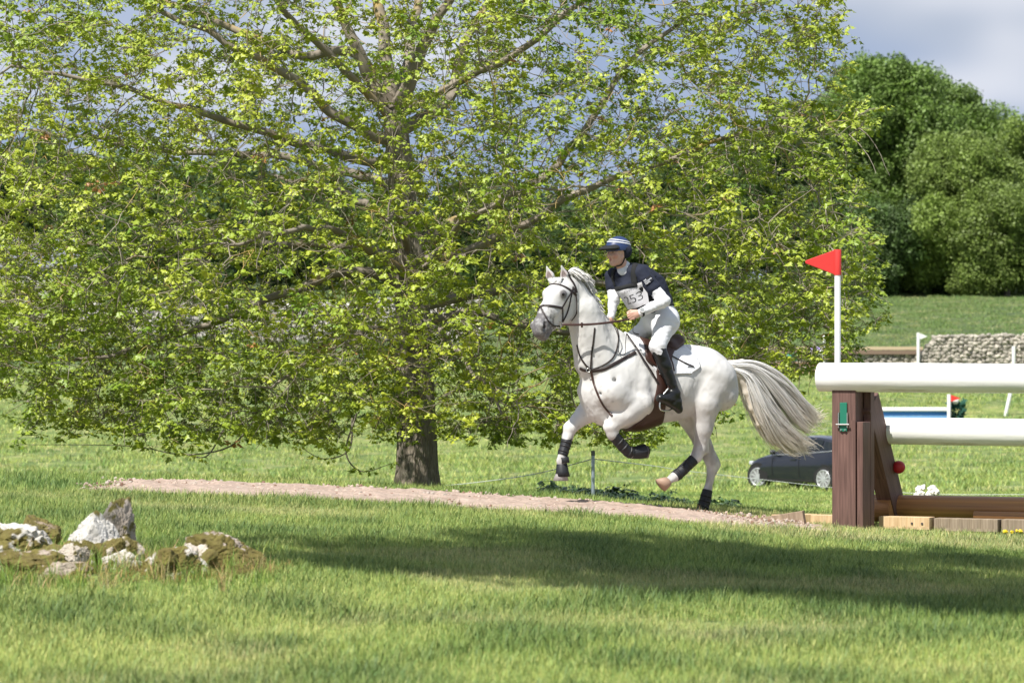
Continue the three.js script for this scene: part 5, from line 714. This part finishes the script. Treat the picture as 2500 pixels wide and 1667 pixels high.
  { const o = thing('timber_beam', 'weathered wedge of timber half buried in the gravel end', 'beam', [(1910 - 1250) / FOCAL * 30.1, 0, -30.1], -0.25, 'timbers round the foot of the jump'); o.position.y = ground(o.position.x, -30.1) - 0.08; const g = grain(box(0.46, 0.16, 0.12, 0, 0.08, 0, 0.004)); g.rotateZ(0.17); part('beam', g, std(0xffffff, { map: woodTex([0.2, 0.14, 0.09], [0.36, 0.28, 0.2], 55), roughness: 0.85 }), o); }
  // flag pole on the rail
  { const f = thing('flag_pole', 'white pole with a red triangular flag standing on the white rail', 'flag', [0, 0, 0]); const b = at(2046, 890, 30.45), t = at(2046, 612, 30.45); f.position.copy(b); f.position.y = y0; part('pole', tube([V(0, 1.42, 0), V(0, t.y - y0, 0)], 0.03, 16), std(rgb(0.8, 0.8, 0.8), { roughness: 0.4 }), f);
    const red = std(rgb(0.72, 0.045, 0.04), { roughness: 0.5 }), sh = new THREE.Shape(); const w = 0.315, h = 0.24; sh.moveTo(0.03, 0); sh.lineTo(0.03, -h); sh.lineTo(-0.01, -h); sh.lineTo(-w + 0.01, -h * 0.54); sh.quadraticCurveTo(-w, -h * 0.5, -w + 0.01, -h * 0.44); sh.lineTo(-0.01, -0.0); sh.closePath(); const g = new THREE.ExtrudeGeometry(sh, { depth: 0.012, bevelEnabled: true, bevelSize: 0.003, bevelThickness: 0.003, bevelSegments: 1 }); g.translate(0, t.y - y0 + 0.01, -0.006); g.rotateY(0.15); part('flag', g, red, f); part('socket', tube([V(0, t.y - y0 - h + 0.01, 0), V(0, t.y - y0 + 0.012, 0)], 0.036, 16), red, f); }
  // flowers by the log
  const bloom = (name, label, px, py, d, n, cols, spread, size) => { const r = rng(px), t = thing(name, label, 'flowers', [0, 0, 0]); const c = at(px, py, d); t.position.set(c.x, ground(c.x, -d), -d); const pet = []; for (let i = 0; i < n; i++) { const q = V((r() - 0.5) * spread[0], Math.max(0.02, c.y - t.position.y + (r() - 0.5) * spread[1]), (r() - 0.5) * 0.1), g = new THREE.IcosahedronGeometry(size * (0.7 + 0.6 * r()), 1), p = g.attributes.position; for (let k = 0; k < p.count; k++) { const h = 0.65 + 0.7 * hash3(Math.round(p.getX(k) * 900), Math.round(p.getY(k) * 900), Math.round(p.getZ(k) * 900)); p.setXYZ(k, p.getX(k) * h, p.getY(k) * h, p.getZ(k) * h); } g.computeVertexNormals(); g.translate(q.x, q.y, q.z); const cc = cols[Math.floor(r() * cols.length)]; part('flower_head', g, std(rgb(...cc)), t); part('stem', tube([V(q.x * 0.9, 0, q.z), q], 0.003, 4), std(rgb(0.06, 0.12, 0.03)), t); } return t; };
  bloom('white_flowers', 'bunch of white and pale pink flowers behind the log', 2262, 1203, 31.6, 13, [[0.75, 0.74, 0.7], [0.7, 0.55, 0.52], [0.78, 0.76, 0.66]], [0.2, 0.11], 0.032);
  bloom('yellow_flowers', 'small yellow flowers in the grass at the right edge', 2476, 1296, 29.2, 5, [[0.75, 0.55, 0.02], [0.78, 0.62, 0.05]], [0.16, 0.02], 0.018);
}
// ---------------------------------------------------------------- weathered boulders in the near grass
{
  const rock = (px, py, d, w, h, dp, seed, moss, label, tone = [0.5, 0.48, 0.45], tilt = 0) => {
    w *= 1.28; h *= 1.42; dp *= 1.25; d -= 1.45; py += 36;
    const g = new THREE.IcosahedronGeometry(1, w < 0.2 ? 8 : 24), p = g.attributes.position, r = rng(seed), planes = []; for (let i = 0; i < 15; i++) planes.push([V(r() * 2 - 1, r() * 1.6 - 0.5, r() * 2 - 1).normalize(), 0.62 + 0.3 * r()]);
    for (let i = 0; i < p.count; i++) { const v = V(p.getX(i), p.getY(i), p.getZ(i)).normalize(); let k = 1.05; for (const [n, q] of planes) { const c = v.dot(n); if (c > 0.05) k = Math.min(k, q / c); } k *= 1 + 0.3 * (fbm(v.x * 3 + seed, v.y * 3, v.z * 3, 4) - 0.5) + 0.13 * (fbm(v.x * 11 + seed, v.y * 11, v.z * 11, 4) - 0.5) - 0.07 * ss(0.06, 0.0, Math.abs(fbm(v.x * 2.4 + seed * 2, v.y * 2.4, v.z * 2.4, 3) - 0.5)); v.multiplyScalar(k); p.setXYZ(i, v.x * w / 2, v.y * h / 2, v.z * dp / 2); }
    g.rotateZ(tilt); g.computeVertexNormals(); const base = at(px, py, d), gy = ground(base.x, -d);
    paint(g, (x, y, z) => { const a = fbm(x * 9 + seed, y * 9, z * 9, 4), b = fbm(x * 30 + seed, y * 30, z * 30, 3), m = fbm(x * 7 + seed * 3, y * 7, z * 7, 4); let c = mix3([tone[0] * 0.72, tone[1] * 0.7, tone[2] * 0.66], [tone[0] * 1.18, tone[1] * 1.18, tone[2] * 1.18], clamp(a * 1.5 - 0.25 + (b - 0.5) * 0.6, 0, 1)); const k = ss(0.62 - moss * 0.3, 0.66 - moss * 0.3, m + (b - 0.5) * 0.45); return mix3(c, mix3([0.09, 0.066, 0.022], [0.17, 0.15, 0.035], b), k); });
    return single('boulder', g, std(0xffffff, { vertexColors: true, roughness: 0.95 }), label, 'boulder', 'boulders in the near grass', [base.x, base.y + 0.035, -d]);
  };
  rock(30, 1318, 21.3, 0.5, 0.32, 0.4, 3, 0.15, 'whitish boulder cut off by the left edge of the picture');
  rock(85, 1290, 21.9, 0.24, 0.2, 0.3, 8, 1.0, 'low brown mossy stone behind the leftmost whitish boulder', [0.3, 0.24, 0.18]);
  rock(55, 1372, 20.6, 0.42, 0.2, 0.3, 13, 0.95, 'mossy brown stone in front of the leftmost boulder', [0.36, 0.3, 0.25]);
  rock(128, 1335, 21.0, 0.14, 0.12, 0.14, 17, 0.4, 'small pale stone between the leftmost boulder and the tall one');
  rock(150, 1385, 20.5, 0.3, 0.17, 0.2, 19, 0.8, 'brown stone with a white fleck before the tall boulder', [0.4, 0.34, 0.28]);
  rock(236, 1318, 21.2, 0.32, 0.38, 0.26, 24, 0.0, 'tall whitish boulder with flat upright face', [0.55, 0.54, 0.52]);
  rock(285, 1288, 21.8, 0.2, 0.34, 0.26, 31, 0.55, 'brown-grey upright stone leaning behind the tall whitish boulder', [0.38, 0.33, 0.29], -0.25);
  rock(300, 1358, 20.8, 0.2, 0.16, 0.16, 37, 0.2, 'rounded pale stone at the right foot of the tall boulder', [0.55, 0.52, 0.47]);
  rock(430, 1365, 20.6, 0.4, 0.24, 0.3, 41, 0.75, 'mossy brown stone with white patches right of the tall boulder', [0.5, 0.47, 0.43]);
  rock(540, 1342, 21.2, 0.42, 0.28, 0.3, 47, 0.9, 'rightmost mossy dark stone rising to a pale tip', [0.42, 0.36, 0.32]);
  const small = rng(404); for (let i = 0; i < 16; i++) { const px = 20 + 600 * small(), d = 20.3 + 1.3 * small(), w = 0.05 + 0.09 * small(), p = at(px, 1400, d - 1.45); rock(px, 864 + (EYE - ground(p.x, 1.45 - d) - 0.05) * FOCAL / (d - 1.45), d, w * 1.2, w, w, 600 + i, 0.3 + 0.7 * small(), 'small loose stone bedded between the boulders', [0.48, 0.43, 0.37]); }
  rock(585, 1392, 20.5, 0.22, 0.14, 0.2, 53, 0.9, 'low tan stone sunk in grass at the right end of the boulders', [0.4, 0.33, 0.2]);
}
{ // longer grass round the stones
  const r = rng(61), list = [[], []], cols = [[], []], q = new THREE.Quaternion(), ks = [bladeTuft(31, 16, 0.06, 0.08, 0.2, 0.6, 0.0025), bladeTuft(32, 14, 0.05, 0.1, 0.26, 0.45, 0.0025)];
  for (let i = 0; i < 420; i++) { const d = 18.4 + 2.4 * r(), px = -30 + 690 * r(), p = at(px, 1400, d), k = Math.floor(r() * 2), s = 0.45 + 0.5 * r(); if (r() > fbm(p.x * 3, d * 3, 1, 2) * 1.5 - 0.1) continue; q.setFromAxisAngle(V(0, 1, 0), r() * 6.28); list[k].push(new THREE.Matrix4().compose(V(p.x, ground(p.x, -d), -d), q, V(s, s, s))); const t = r(); cols[k].push(t < 0.25 ? rgb(0.3, 0.26, 0.1) : rgb(0.1 + 0.07 * t, 0.19 + 0.08 * t, 0.035)); }
  const g = tag(new THREE.Group(), 'longer grass tufts growing round the boulders', 'grass', null, 'stuff'); g.name = 'long_grass'; scene.add(g); ks.forEach((k, i) => inst('tuft', k, std(0xffffff, { vertexColors: true, roughness: 0.6, side: THREE.DoubleSide }), list[i], g, cols[i]));
}
// ---------------------------------------------------------------- the parked car
{
  const d = 97, p = at(1984, 1192, d), y = ground(p.x, -d), car = thing('parked_car', 'dark blue-black hatchback parked on the grass behind the jump post', 'car', [p.x, y, -d], 0);
  car.rotation.y = Math.atan2(0.75, -0.66); car.scale.setScalar(1.1); // local +x is the nose
  const body = phys(rgb(0.007, 0.009, 0.016), { roughness: 0.3, clearcoat: 1, clearcoatRoughness: 0.05 }), glass = phys(rgb(0.01, 0.013, 0.014), { roughness: 0.04 }), tyre = std(rgb(0.02, 0.02, 0.02)), alloy = std(rgb(0.6, 0.61, 0.62), { roughness: 0.3, metalness: 0.5 }), blk = std(rgb(0.012, 0.012, 0.012));
  // stations from nose to tail: x, half width, sill, belt line, top, half width of the top
  const ST = [[1.76, 0.5, 0.32, 0.52, 0.56, 0.36], [1.72, 0.66, 0.24, 0.62, 0.68, 0.46], [1.55, 0.77, 0.2, 0.72, 0.82, 0.56], [1.25, 0.83, 0.2, 0.82, 0.93, 0.62], [0.98, 0.84, 0.2, 0.87, 0.99, 0.64], [0.78, 0.84, 0.2, 0.9, 1.04, 0.64], [0.45, 0.84, 0.2, 0.92, 1.26, 0.6], [0.1, 0.84, 0.2, 0.94, 1.44, 0.57], [-0.3, 0.84, 0.2, 0.97, 1.49, 0.56], [-0.8, 0.84, 0.2, 1.0, 1.48, 0.55], [-1.2, 0.83, 0.2, 1.03, 1.43, 0.53], [-1.5, 0.81, 0.24, 1.06, 1.34, 0.5], [-1.72, 0.78, 0.28, 1.05, 1.13, 0.5], [-1.86, 0.72, 0.32, 0.95, 1.0, 0.48], [-1.92, 0.62, 0.38, 0.84, 0.88, 0.42]];
  const half = ([x, w, s, b, t, r]) => [[w * 0.9, s], [w, s + 0.1], [w * 1.03, (s + b) / 2 + 0.05], [w * 1.01, b - 0.05], [w * 0.97, b + 0.02], [r, t - 0.04], [r * 0.62, t - 0.006], [0, t]];
  const pos = [], idx = []; for (const s of ST) { const h = half(s), ring = [...h, ...h.slice(0, -1).reverse().map(([z, yy]) => [-z, yy])]; ring.push([0, s[2]]); for (const [z, yy] of ring) pos.push(s[0], yy, z); }
  const N = 16; for (let i = 0; i < ST.length - 1; i++) for (let k = 0; k < N; k++) { const a = i * N + k, b = i * N + (k + 1) % N; idx.push(a, a + N, b, b, a + N, b + N); } for (let k = 1; k < N - 1; k++) { idx.push(0, k, k + 1); const o = (ST.length - 1) * N; idx.push(o, o + k + 1, o + k); }
  part('body', toCreasedNormals(geoOf(pos, idx), 0.55), body, car);
  const st = (x) => { let i = 0; while (i < ST.length - 2 && ST[i + 1][0] > x) i++; const t = (ST[i][0] - x) / (ST[i][0] - ST[i + 1][0]); return ST[i].map((v, k) => lerp(v, ST[i + 1][k], t)); };
  const sheet = (n, m, fn, name, flip) => { const P = [], I = []; for (let i = 0; i <= n; i++) for (let j = 0; j <= m; j++) P.push(...fn(i / n, j / m)); for (let i = 0; i < n; i++) for (let j = 0; j < m; j++) { const a = i * (m + 1) + j, b = a + m + 1; flip ? I.push(a, a + 1, b, b, a + 1, b + 1) : I.push(a, b, a + 1, a + 1, b, b + 1); } return part(name, geoOf(P, I), glass, car); };
  for (const s of [1, -1]) {
    for (const [x0, x1, l0, l1] of [[0.62, -0.22, 0.1, 0.86], [-0.28, -1.0, 0.1, 0.86], [-1.06, -1.42, 0.14, 0.8]]) sheet(8, 3, (u, v) => { const x = lerp(x0, x1, u), q = half(st(x)), f = lerp(l0, Math.min(l1, x > 0.3 ? l1 : l1), v); return [x, lerp(q[4][1], q[5][1], f) + 0.004, s * (lerp(q[4][0], q[5][0], f) + 0.006)]; }, 'window', s < 0);
    for (const [x, turn] of [[1.27, 0.3], [-1.22, 0]]) { const w = part('wheel', (() => { const g = new THREE.CylinderGeometry(0.33, 0.33, 0.2, 32); g.rotateX(Math.PI / 2); return g; })(), tyre, car); w.position.set(x, 0.33, s * 0.76); w.rotation.y = turn;
      const rim = part('rim', (() => { const L = [new THREE.TorusGeometry(0.235, 0.018, 8, 32)]; for (let i = 0; i < 10; i++) { const b = box(0.04, 0.215, 0.02, 0, 0.118, 0); b.rotateZ(i * Math.PI / 5); L.push(b); } const c = new THREE.CylinderGeometry(0.05, 0.05, 0.03, 16); c.rotateX(Math.PI / 2); L.push(c); return merge(L); })(), alloy, w); rim.position.z = s * 0.105; part('hub', (() => { const g = new THREE.CylinderGeometry(0.23, 0.23, 0.005, 24); g.rotateX(Math.PI / 2); g.translate(0, 0, s * 0.101); return g; })(), std(rgb(0.2, 0.2, 0.2)), w);
      const hs = new THREE.Shape(); hs.absarc(0, 0, 0.385, -0.25, Math.PI + 0.25); const arch = new THREE.ExtrudeGeometry(hs, { depth: 0.1, bevelEnabled: false }); arch.translate(0, 0, -0.05); part('wheel_arch', arch, blk, car).position.set(x, 0.34, s * 0.805); }
    const m = new THREE.SphereGeometry(0.1, 14, 10); m.scale(0.8, 0.7, 1.1); part('mirror', m, body, car).position.set(0.6, 1.02, s * 0.93);
    part('tail_light', new RoundedBoxGeometry(0.16, 0.3, 0.1, 2, 0.04), phys(rgb(0.6, 0.012, 0.016), { roughness: 0.15 }), car).position.set(-1.76, 0.98, s * 0.715); part('headlight', new RoundedBoxGeometry(0.3, 0.12, 0.18, 2, 0.04), phys(rgb(0.5, 0.52, 0.54), { roughness: 0.1 }), car).position.set(1.56, 0.7, s * 0.66);
    part('sill_trim', box(1.7, 0.05, 0.02, 0.02, 0.27, s * 0.855), blk, car); part('door_handle', box(0.2, 0.03, 0.02, -0.1, 0.83, s * 0.868), body, car); for (const x of [0.7, -0.3]) part('door_seam', box(0.008, 0.55, 0.006, x, 0.62, s * 0.868), blk, car);
    part('window_trim', tube([0.7, 0.3, -0.1, -0.5, -0.9, -1.3, -1.5].map((x) => { const q = half(st(x))[4]; return V(x, q[1] + 0.012, s * (q[0] + 0.006)); }), 0.011, 5), alloy, car);
  }
  sheet(6, 8, (u, v) => { const q = half(st(lerp(0.74, 0.16, u))), z = lerp(-0.92, 0.92, v); return [lerp(0.74, 0.16, u) + 0.006, lerp(q[7][1], q[5][1], z * z) + 0.008, z * q[5][0]]; }, 'windscreen', true);
  sheet(4, 8, (u, v) => { const x = lerp(-1.5, -1.7, u), q = half(st(x)), z = lerp(-0.9, 0.9, v); return [x - 0.008, lerp(q[7][1], q[5][1], z * z) + 0.006, z * q[5][0]]; }, 'rear_window', true);
  part('bumper', box(0.12, 0.2, 1.15, -1.9, 0.44, 0, 0.04), blk, car); part('number_plate', box(0.02, 0.11, 0.5, -1.95, 0.62, 0), std(rgb(0.6, 0.5, 0.08)), car);
}
// ---------------------------------------------------------------- walls, flags and course furniture across the field
{
  const X = (px, d) => (px - 1250) / FOCAL * d, stoneG = [1, 2, 3].map((s) => { const g = new THREE.IcosahedronGeometry(0.5, 1), p = g.attributes.position; for (let i = 0; i < p.count; i++) { const k = 0.8 + 0.4 * hash3(Math.round(p.getX(i) * 99), Math.round(p.getY(i) * 99), Math.round(p.getZ(i) * 99) + s); p.setXYZ(i, p.getX(i) * k * 1.3, p.getY(i) * k * 0.75, p.getZ(i) * k); } g.computeVertexNormals(); return g; });
  function stoneWall(label, px0, px1, d, topOf, seed, { name = 'stone_wall', tint = [0.36, 0.33, 0.28], size = 0.3, base = 0.5 } = {}) {
    const x0 = X(px0, d), x1 = X(px1, d), gx = (x0 + x1) / 2, gy = ground(gx, -d), t = thing(name, label, 'wall', [gx, gy, -d]), r = rng(seed), list = [[], [], []], cols = [[], [], []], q = new THREE.Quaternion(), pos = [], idx = [], n = 60;
    for (let i = 0; i <= n; i++) { const x = lerp(x0, x1, i / n), top = topOf(x, d) - gy - 0.08; for (const z of [0.22, -0.22]) pos.push(x - gx, -base - 1, z, x - gx, top, z * 0.8); } for (let i = 0; i < n; i++) { const a = i * 4; idx.push(a, a + 4, a + 1, a + 1, a + 4, a + 5, a + 2, a + 3, a + 6, a + 3, a + 7, a + 6, a + 1, a + 5, a + 3, a + 3, a + 5, a + 7); } for (const a of [0, n * 4]) idx.push(a, a + 1, a + 2, a + 1, a + 3, a + 2);
    part('core', geoOf(pos, idx), std(rgb(tint[0], tint[1], tint[2])), t);
    for (let x = x0; x < x1; x += size * 0.8) { const top = topOf(x, d); for (let yy = ground(x, -d) - 0.1; yy < top; yy += size * 0.62) { const k = Math.floor(r() * 3), s = size * (0.75 + 0.5 * r()); q.setFromEuler(new THREE.Euler((r() - 0.5) * 0.5, r() * 6.28, (r() - 0.5) * 0.5)); list[k].push(new THREE.Matrix4().compose(V(x - gx + (r() - 0.5) * size * 0.5, yy - gy + (r() - 0.5) * size * 0.3, 0.2 + (r() - 0.5) * 0.05), q, V(s, s, s * 0.8))); const b = 0.65 + 0.75 * r(); cols[k].push(rgb(tint[0] * b, tint[1] * b, tint[2] * b)); } }
    list.forEach((l, k) => l.length && inst('stones', stoneG[k], std(0xffffff), l, t, cols[k])); return t;
  }
  const yAt = (py, d) => EYE - (py - 900) / FOCAL * d;
  stoneWall('high dry stone wall with a sloping left end across the field', 2240, 2620, 175, (x, d) => { const px = x / d * FOCAL + 1250; return yAt(816 + 60 * clamp((2285 - px) / 50, 0, 1), d) + 0.05 * noise3(x * 3, 1, 1); }, 3);
  const low = stoneWall('low stone wall capped with a pale timber left of the high wall', 1840, 2252, 176, (x, d) => yAt(853, d), 5);
  { const w = X(2252, 176) - X(1840, 176); part('timber_cap', box(w, 0.17, 0.6, 0, yAt(850, 176) - low.position.y, 0.1), std(rgb(0.5, 0.4, 0.26)), low); part('timber_face', box(w, 0.22, 0.1, 0, yAt(860, 176) - low.position.y, 0.42), std(rgb(0.2, 0.14, 0.1)), low); }
  stoneWall('long grey stone wall behind the left half of the tree', -80, 620, 205, (x, d) => yAt(745, d) + 0.2 * noise3(x * 0.5, 2, 1), 7, { size: 0.42, tint: [0.4, 0.38, 0.35] });
  stoneWall('broken grey stone wall behind the trunk of the big tree', 640, 1180, 200, (x, d) => yAt(720 + 40 * noise3(x * 0.4, 3, 1), d), 9, { size: 0.42, tint: [0.4, 0.38, 0.35] });
  { // a stone barn far left, seen through the leaves
    const d = 240, x = X(40, d), t = thing('stone_barn', 'pale stone barn with slate roof glimpsed at the left edge', 'barn', [x, ground(x, -d) - 0.3, -d], 0.1); part('wall', box(9, 3.4, 6, 0, 1.7, 0), std(rgb(0.46, 0.44, 0.41)), t); const s = new THREE.Shape(); s.moveTo(-3.4, 0); s.lineTo(3.4, 0); s.lineTo(0, 2.2); s.closePath(); const g = new THREE.ExtrudeGeometry(s, { depth: 9.4, bevelEnabled: false }); g.translate(0, 3.4, -4.7); g.rotateY(Math.PI / 2); part('roof', g, std(rgb(0.16, 0.17, 0.19)), t); const dr = part('door', box(1.4, 2.3, 0.08, -2, 1.15, 3.03), std(rgb(0.1, 0.09, 0.08)), t); part('frame', box(1.7, 0.16, 0.12, -2, 2.4, 3.05), std(rgb(0.5, 0.48, 0.45)), dr); for (const wx of [1, 3]) part('window', box(0.8, 0.9, 0.08, wx, 1.8, 3.03), std(rgb(0.03, 0.035, 0.04), { roughness: 0.1 }), t); }
  const white = std(rgb(0.78, 0.79, 0.78), { roughness: 0.5 }), red = std(rgb(0.75, 0.04, 0.03), { roughness: 0.5 });
  const flagPost = (px, pyT, pyB, d, w, label, { flag, side = 1, mat = white, lean = 0, fw = 0.55, fh = 0.4, name = 'marker_flag' } = {}) => { const b = at(px, pyB, d), gy = Math.min(b.y, ground(b.x, -d)), t = thing(name, label, flag ? 'flag' : 'post', [b.x, gy, -d]), top = yAt(pyT, d) - gy; part('pole', tube([V(0, -0.1, 0), V(lean, top, 0)], w, 8), mat, t); if (flag) { const s = new THREE.Shape(); s.moveTo(0, 0); s.lineTo(0, -fh); s.lineTo(fw * side, -fh * 0.5); s.closePath(); const g = new THREE.ExtrudeGeometry(s, { depth: 0.03, bevelEnabled: false }); g.translate(lean, top, 0); part('flag', g, flag, t); } return t; };
  flagPost(2243, 812, 860, 174.5, 0.09, 'white flag on a white post at the end of the timber capped wall', { flag: white, fw: 0.5, fh: 0.4 });
  flagPost(2013, 815, 880, 174, 0.07, 'white post in front of the timber capped wall beside the flag pole');
  flagPost(2476, 845, 900, 173, 0.1, 'white post in front of the high stone wall at the right edge');
  flagPost(2318, 962, 1005, 139, 0.085, 'white post with a small red flag on the blue obstacle', { flag: red, fw: 0.5, fh: 0.36 });
  flagPost(2455, 952, 980, 150, 0.09, 'leaning white post in the field below the upper white rail', { lean: 0.28 });
  flagPost(1790, 752, 772, 190, 0.1, 'white post in the field behind the right side of the crown');
  { // blue and white obstacle
    const d = 140, x0 = X(2090, d), x1 = X(2322, d), gx = (x0 + x1) / 2, gy = ground(gx, -d), t = thing('blue_obstacle', 'blue striped jump with a white top rail seen between the white rails', 'jump', [gx, gy, -d]), w = x1 - x0, top = yAt(994, d) - gy; part('top_rail', box(w, 0.17, 0.4, 0, top - 0.085, 0, 0.03), white, t); const n = 5; for (let i = 0; i < n; i++) { const h = 0.2, yy = top - 0.17 - h * (i + 0.5); if (yy < 0) break; part('plank', box(w, h - 0.015, 0.14, 0, yy, 0.06 * (i % 2)), std(i % 2 ? rgb(0.16, 0.38, 0.72) : rgb(0.06, 0.24, 0.6), { roughness: 0.5 }), t); } for (const s of [-1, 1]) part('post', box(0.14, top, 0.2, s * (w / 2 - 0.08), top / 2, -0.12), white, t);
    const b = thing('flower_pot', 'dark green potted plant with a white bloom at the end of the blue obstacle', 'plant', [X(2337, d - 0.6), ground(X(2337, d), -d), -d + 0.6]); const r = rng(4), l = []; for (let i = 0; i < 60; i++) { const g = leafShape(0.34, i); g.applyMatrix4(new THREE.Matrix4().makeRotationFromEuler(new THREE.Euler(r() * 3, r() * 6, r() * 3))); g.translate((r() - 0.5) * 0.45, 0.5 + r() * 0.9, (r() - 0.5) * 0.3); l.push(g); } part('leaves', mergeGeometries(l), std(rgb(0.02, 0.09, 0.06), { side: THREE.DoubleSide }), b).userData.kind = 'stuff'; part('pot', new THREE.CylinderGeometry(0.22, 0.16, 0.5, 16).translate(0, 0.25, 0), std(rgb(0.04, 0.05, 0.05)), b); part('bloom', new THREE.IcosahedronGeometry(0.16, 1).translate(-0.08, 1.45, 0.1), white, b);
  }
  { // small things before the capped wall
    const c = thing('storage_box', 'small blue box on the grass before the timber capped wall', 'box', [X(1868, 172), ground(X(1868, 172), -172), -172]); part('body', box(0.5, 0.4, 0.4, 0, yAt(886, 172) - c.position.y, 0, 0.05), std(rgb(0.05, 0.28, 0.5)), c); part('base', box(0.46, Math.max(0.2, yAt(890, 172) - c.position.y), 0.36, 0, 0.1, 0), std(rgb(0.03, 0.18, 0.36)), c);
    const w = X(2000, 173) - X(1830, 173), b = thing('timber_step', 'pale red timber step along the foot of the capped wall', 'step', [X(1915, 173), ground(X(1915, 173), -173), -173]); part('board', box(w, 0.22, 0.3, 0, yAt(890, 173) - b.position.y, 0), std(rgb(0.4, 0.22, 0.15)), b); part('riser', box(w * 0.98, Math.max(0.1, yAt(893, 173) - b.position.y), 0.2, 0, 0, -0.02), std(rgb(0.28, 0.16, 0.12)), b);
    for (const [px, py, c3, lab] of [[1933, 872, [0.05, 0.25, 0.16], 'green flower bunch at the capped wall'], [1993, 857, [0.4, 0.3, 0.7], 'lilac flower bunch on the capped wall'], [2003, 860, [0.75, 0.75, 0.75], 'white flower bunch on the capped wall beside the post']]) { const r = rng(px), t = thing('flower_bunch', lab, 'flowers', at(px, py, 175.2).toArray(), 0, 'flowers on the capped wall'), L = []; for (let i = 0; i < 22; i++) { const g = new THREE.IcosahedronGeometry(0.09 + 0.06 * r(), 0); g.translate((r() - 0.5) * 0.5, (r() - 0.5) * 0.25, (r() - 0.5) * 0.15); L.push(g); } part('blooms', merge(L), std(rgb(...c3)), t).userData.kind = 'stuff'; }
  }
  { // string fence with steel pins behind the track
    const pins = [[1448, 1106, 1232, 33.6, 'grey fence pin standing behind the track below the horse']]; 
    for (const [px, a, b, d, label] of pins) { const q = at(px, b, d), gy = ground(q.x, -d), t = thing('fence_pin', label, 'post', [q.x, gy, -d]); part('pin', tube([V(0, -0.1, 0), V(0, yAt(a, d) - gy, 0)], 0.019, 10), std(rgb(0.3, 0.36, 0.42), { roughness: 0.45, metalness: 0.4 }), t); part('cap', new THREE.CylinderGeometry(0.022, 0.022, 0.05, 10).translate(0, yAt(a, d) - gy, 0), std(rgb(0.1, 0.1, 0.1)), t); }
    const str = std(rgb(0.6, 0.63, 0.6), { roughness: 0.7 }); const run = (pts, label) => { const c = spline(pts.map(([a, b, d]) => at(a, b, d)), 24), t = single('fence_string', tube(c, 0.006, 6), str, label, 'string', 'string fence'); return t; };
    run([[1448, 1120, 33.6], [1300, 1158, 40], [1100, 1184, 50], [1000, 1190, 56]], 'white fence string running left from the grey pin');
    run([[1448, 1120, 33.6], [1600, 1138, 48], [1750, 1158, 60], [2050, 1192, 62]], 'white fence string running right past the parked car');
    run([[2050, 1192, 62], [2280, 1206, 62], [2500, 1207, 62], [2620, 1207, 62]], 'white fence string behind the lower rail and flowers');
  }
  { // nettles in the shade under the tree
    const r = rng(91), list = [], cols = [], q = new THREE.Quaternion(), g = leafCluster(71, 9, 0.09, 0.06), tops = [];
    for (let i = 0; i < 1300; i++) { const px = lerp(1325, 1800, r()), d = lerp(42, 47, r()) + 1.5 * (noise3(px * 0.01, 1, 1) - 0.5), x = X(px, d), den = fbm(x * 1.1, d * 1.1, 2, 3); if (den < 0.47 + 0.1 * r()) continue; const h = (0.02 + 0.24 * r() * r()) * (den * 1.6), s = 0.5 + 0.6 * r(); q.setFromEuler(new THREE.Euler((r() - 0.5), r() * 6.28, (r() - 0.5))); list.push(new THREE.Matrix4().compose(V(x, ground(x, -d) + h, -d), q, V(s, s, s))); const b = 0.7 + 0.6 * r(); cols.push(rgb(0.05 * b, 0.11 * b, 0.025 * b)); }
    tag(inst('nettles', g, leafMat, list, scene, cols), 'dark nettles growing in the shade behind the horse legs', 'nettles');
  }
}
scene.updateMatrixWorld(true);
renderer.render(scene, camera);
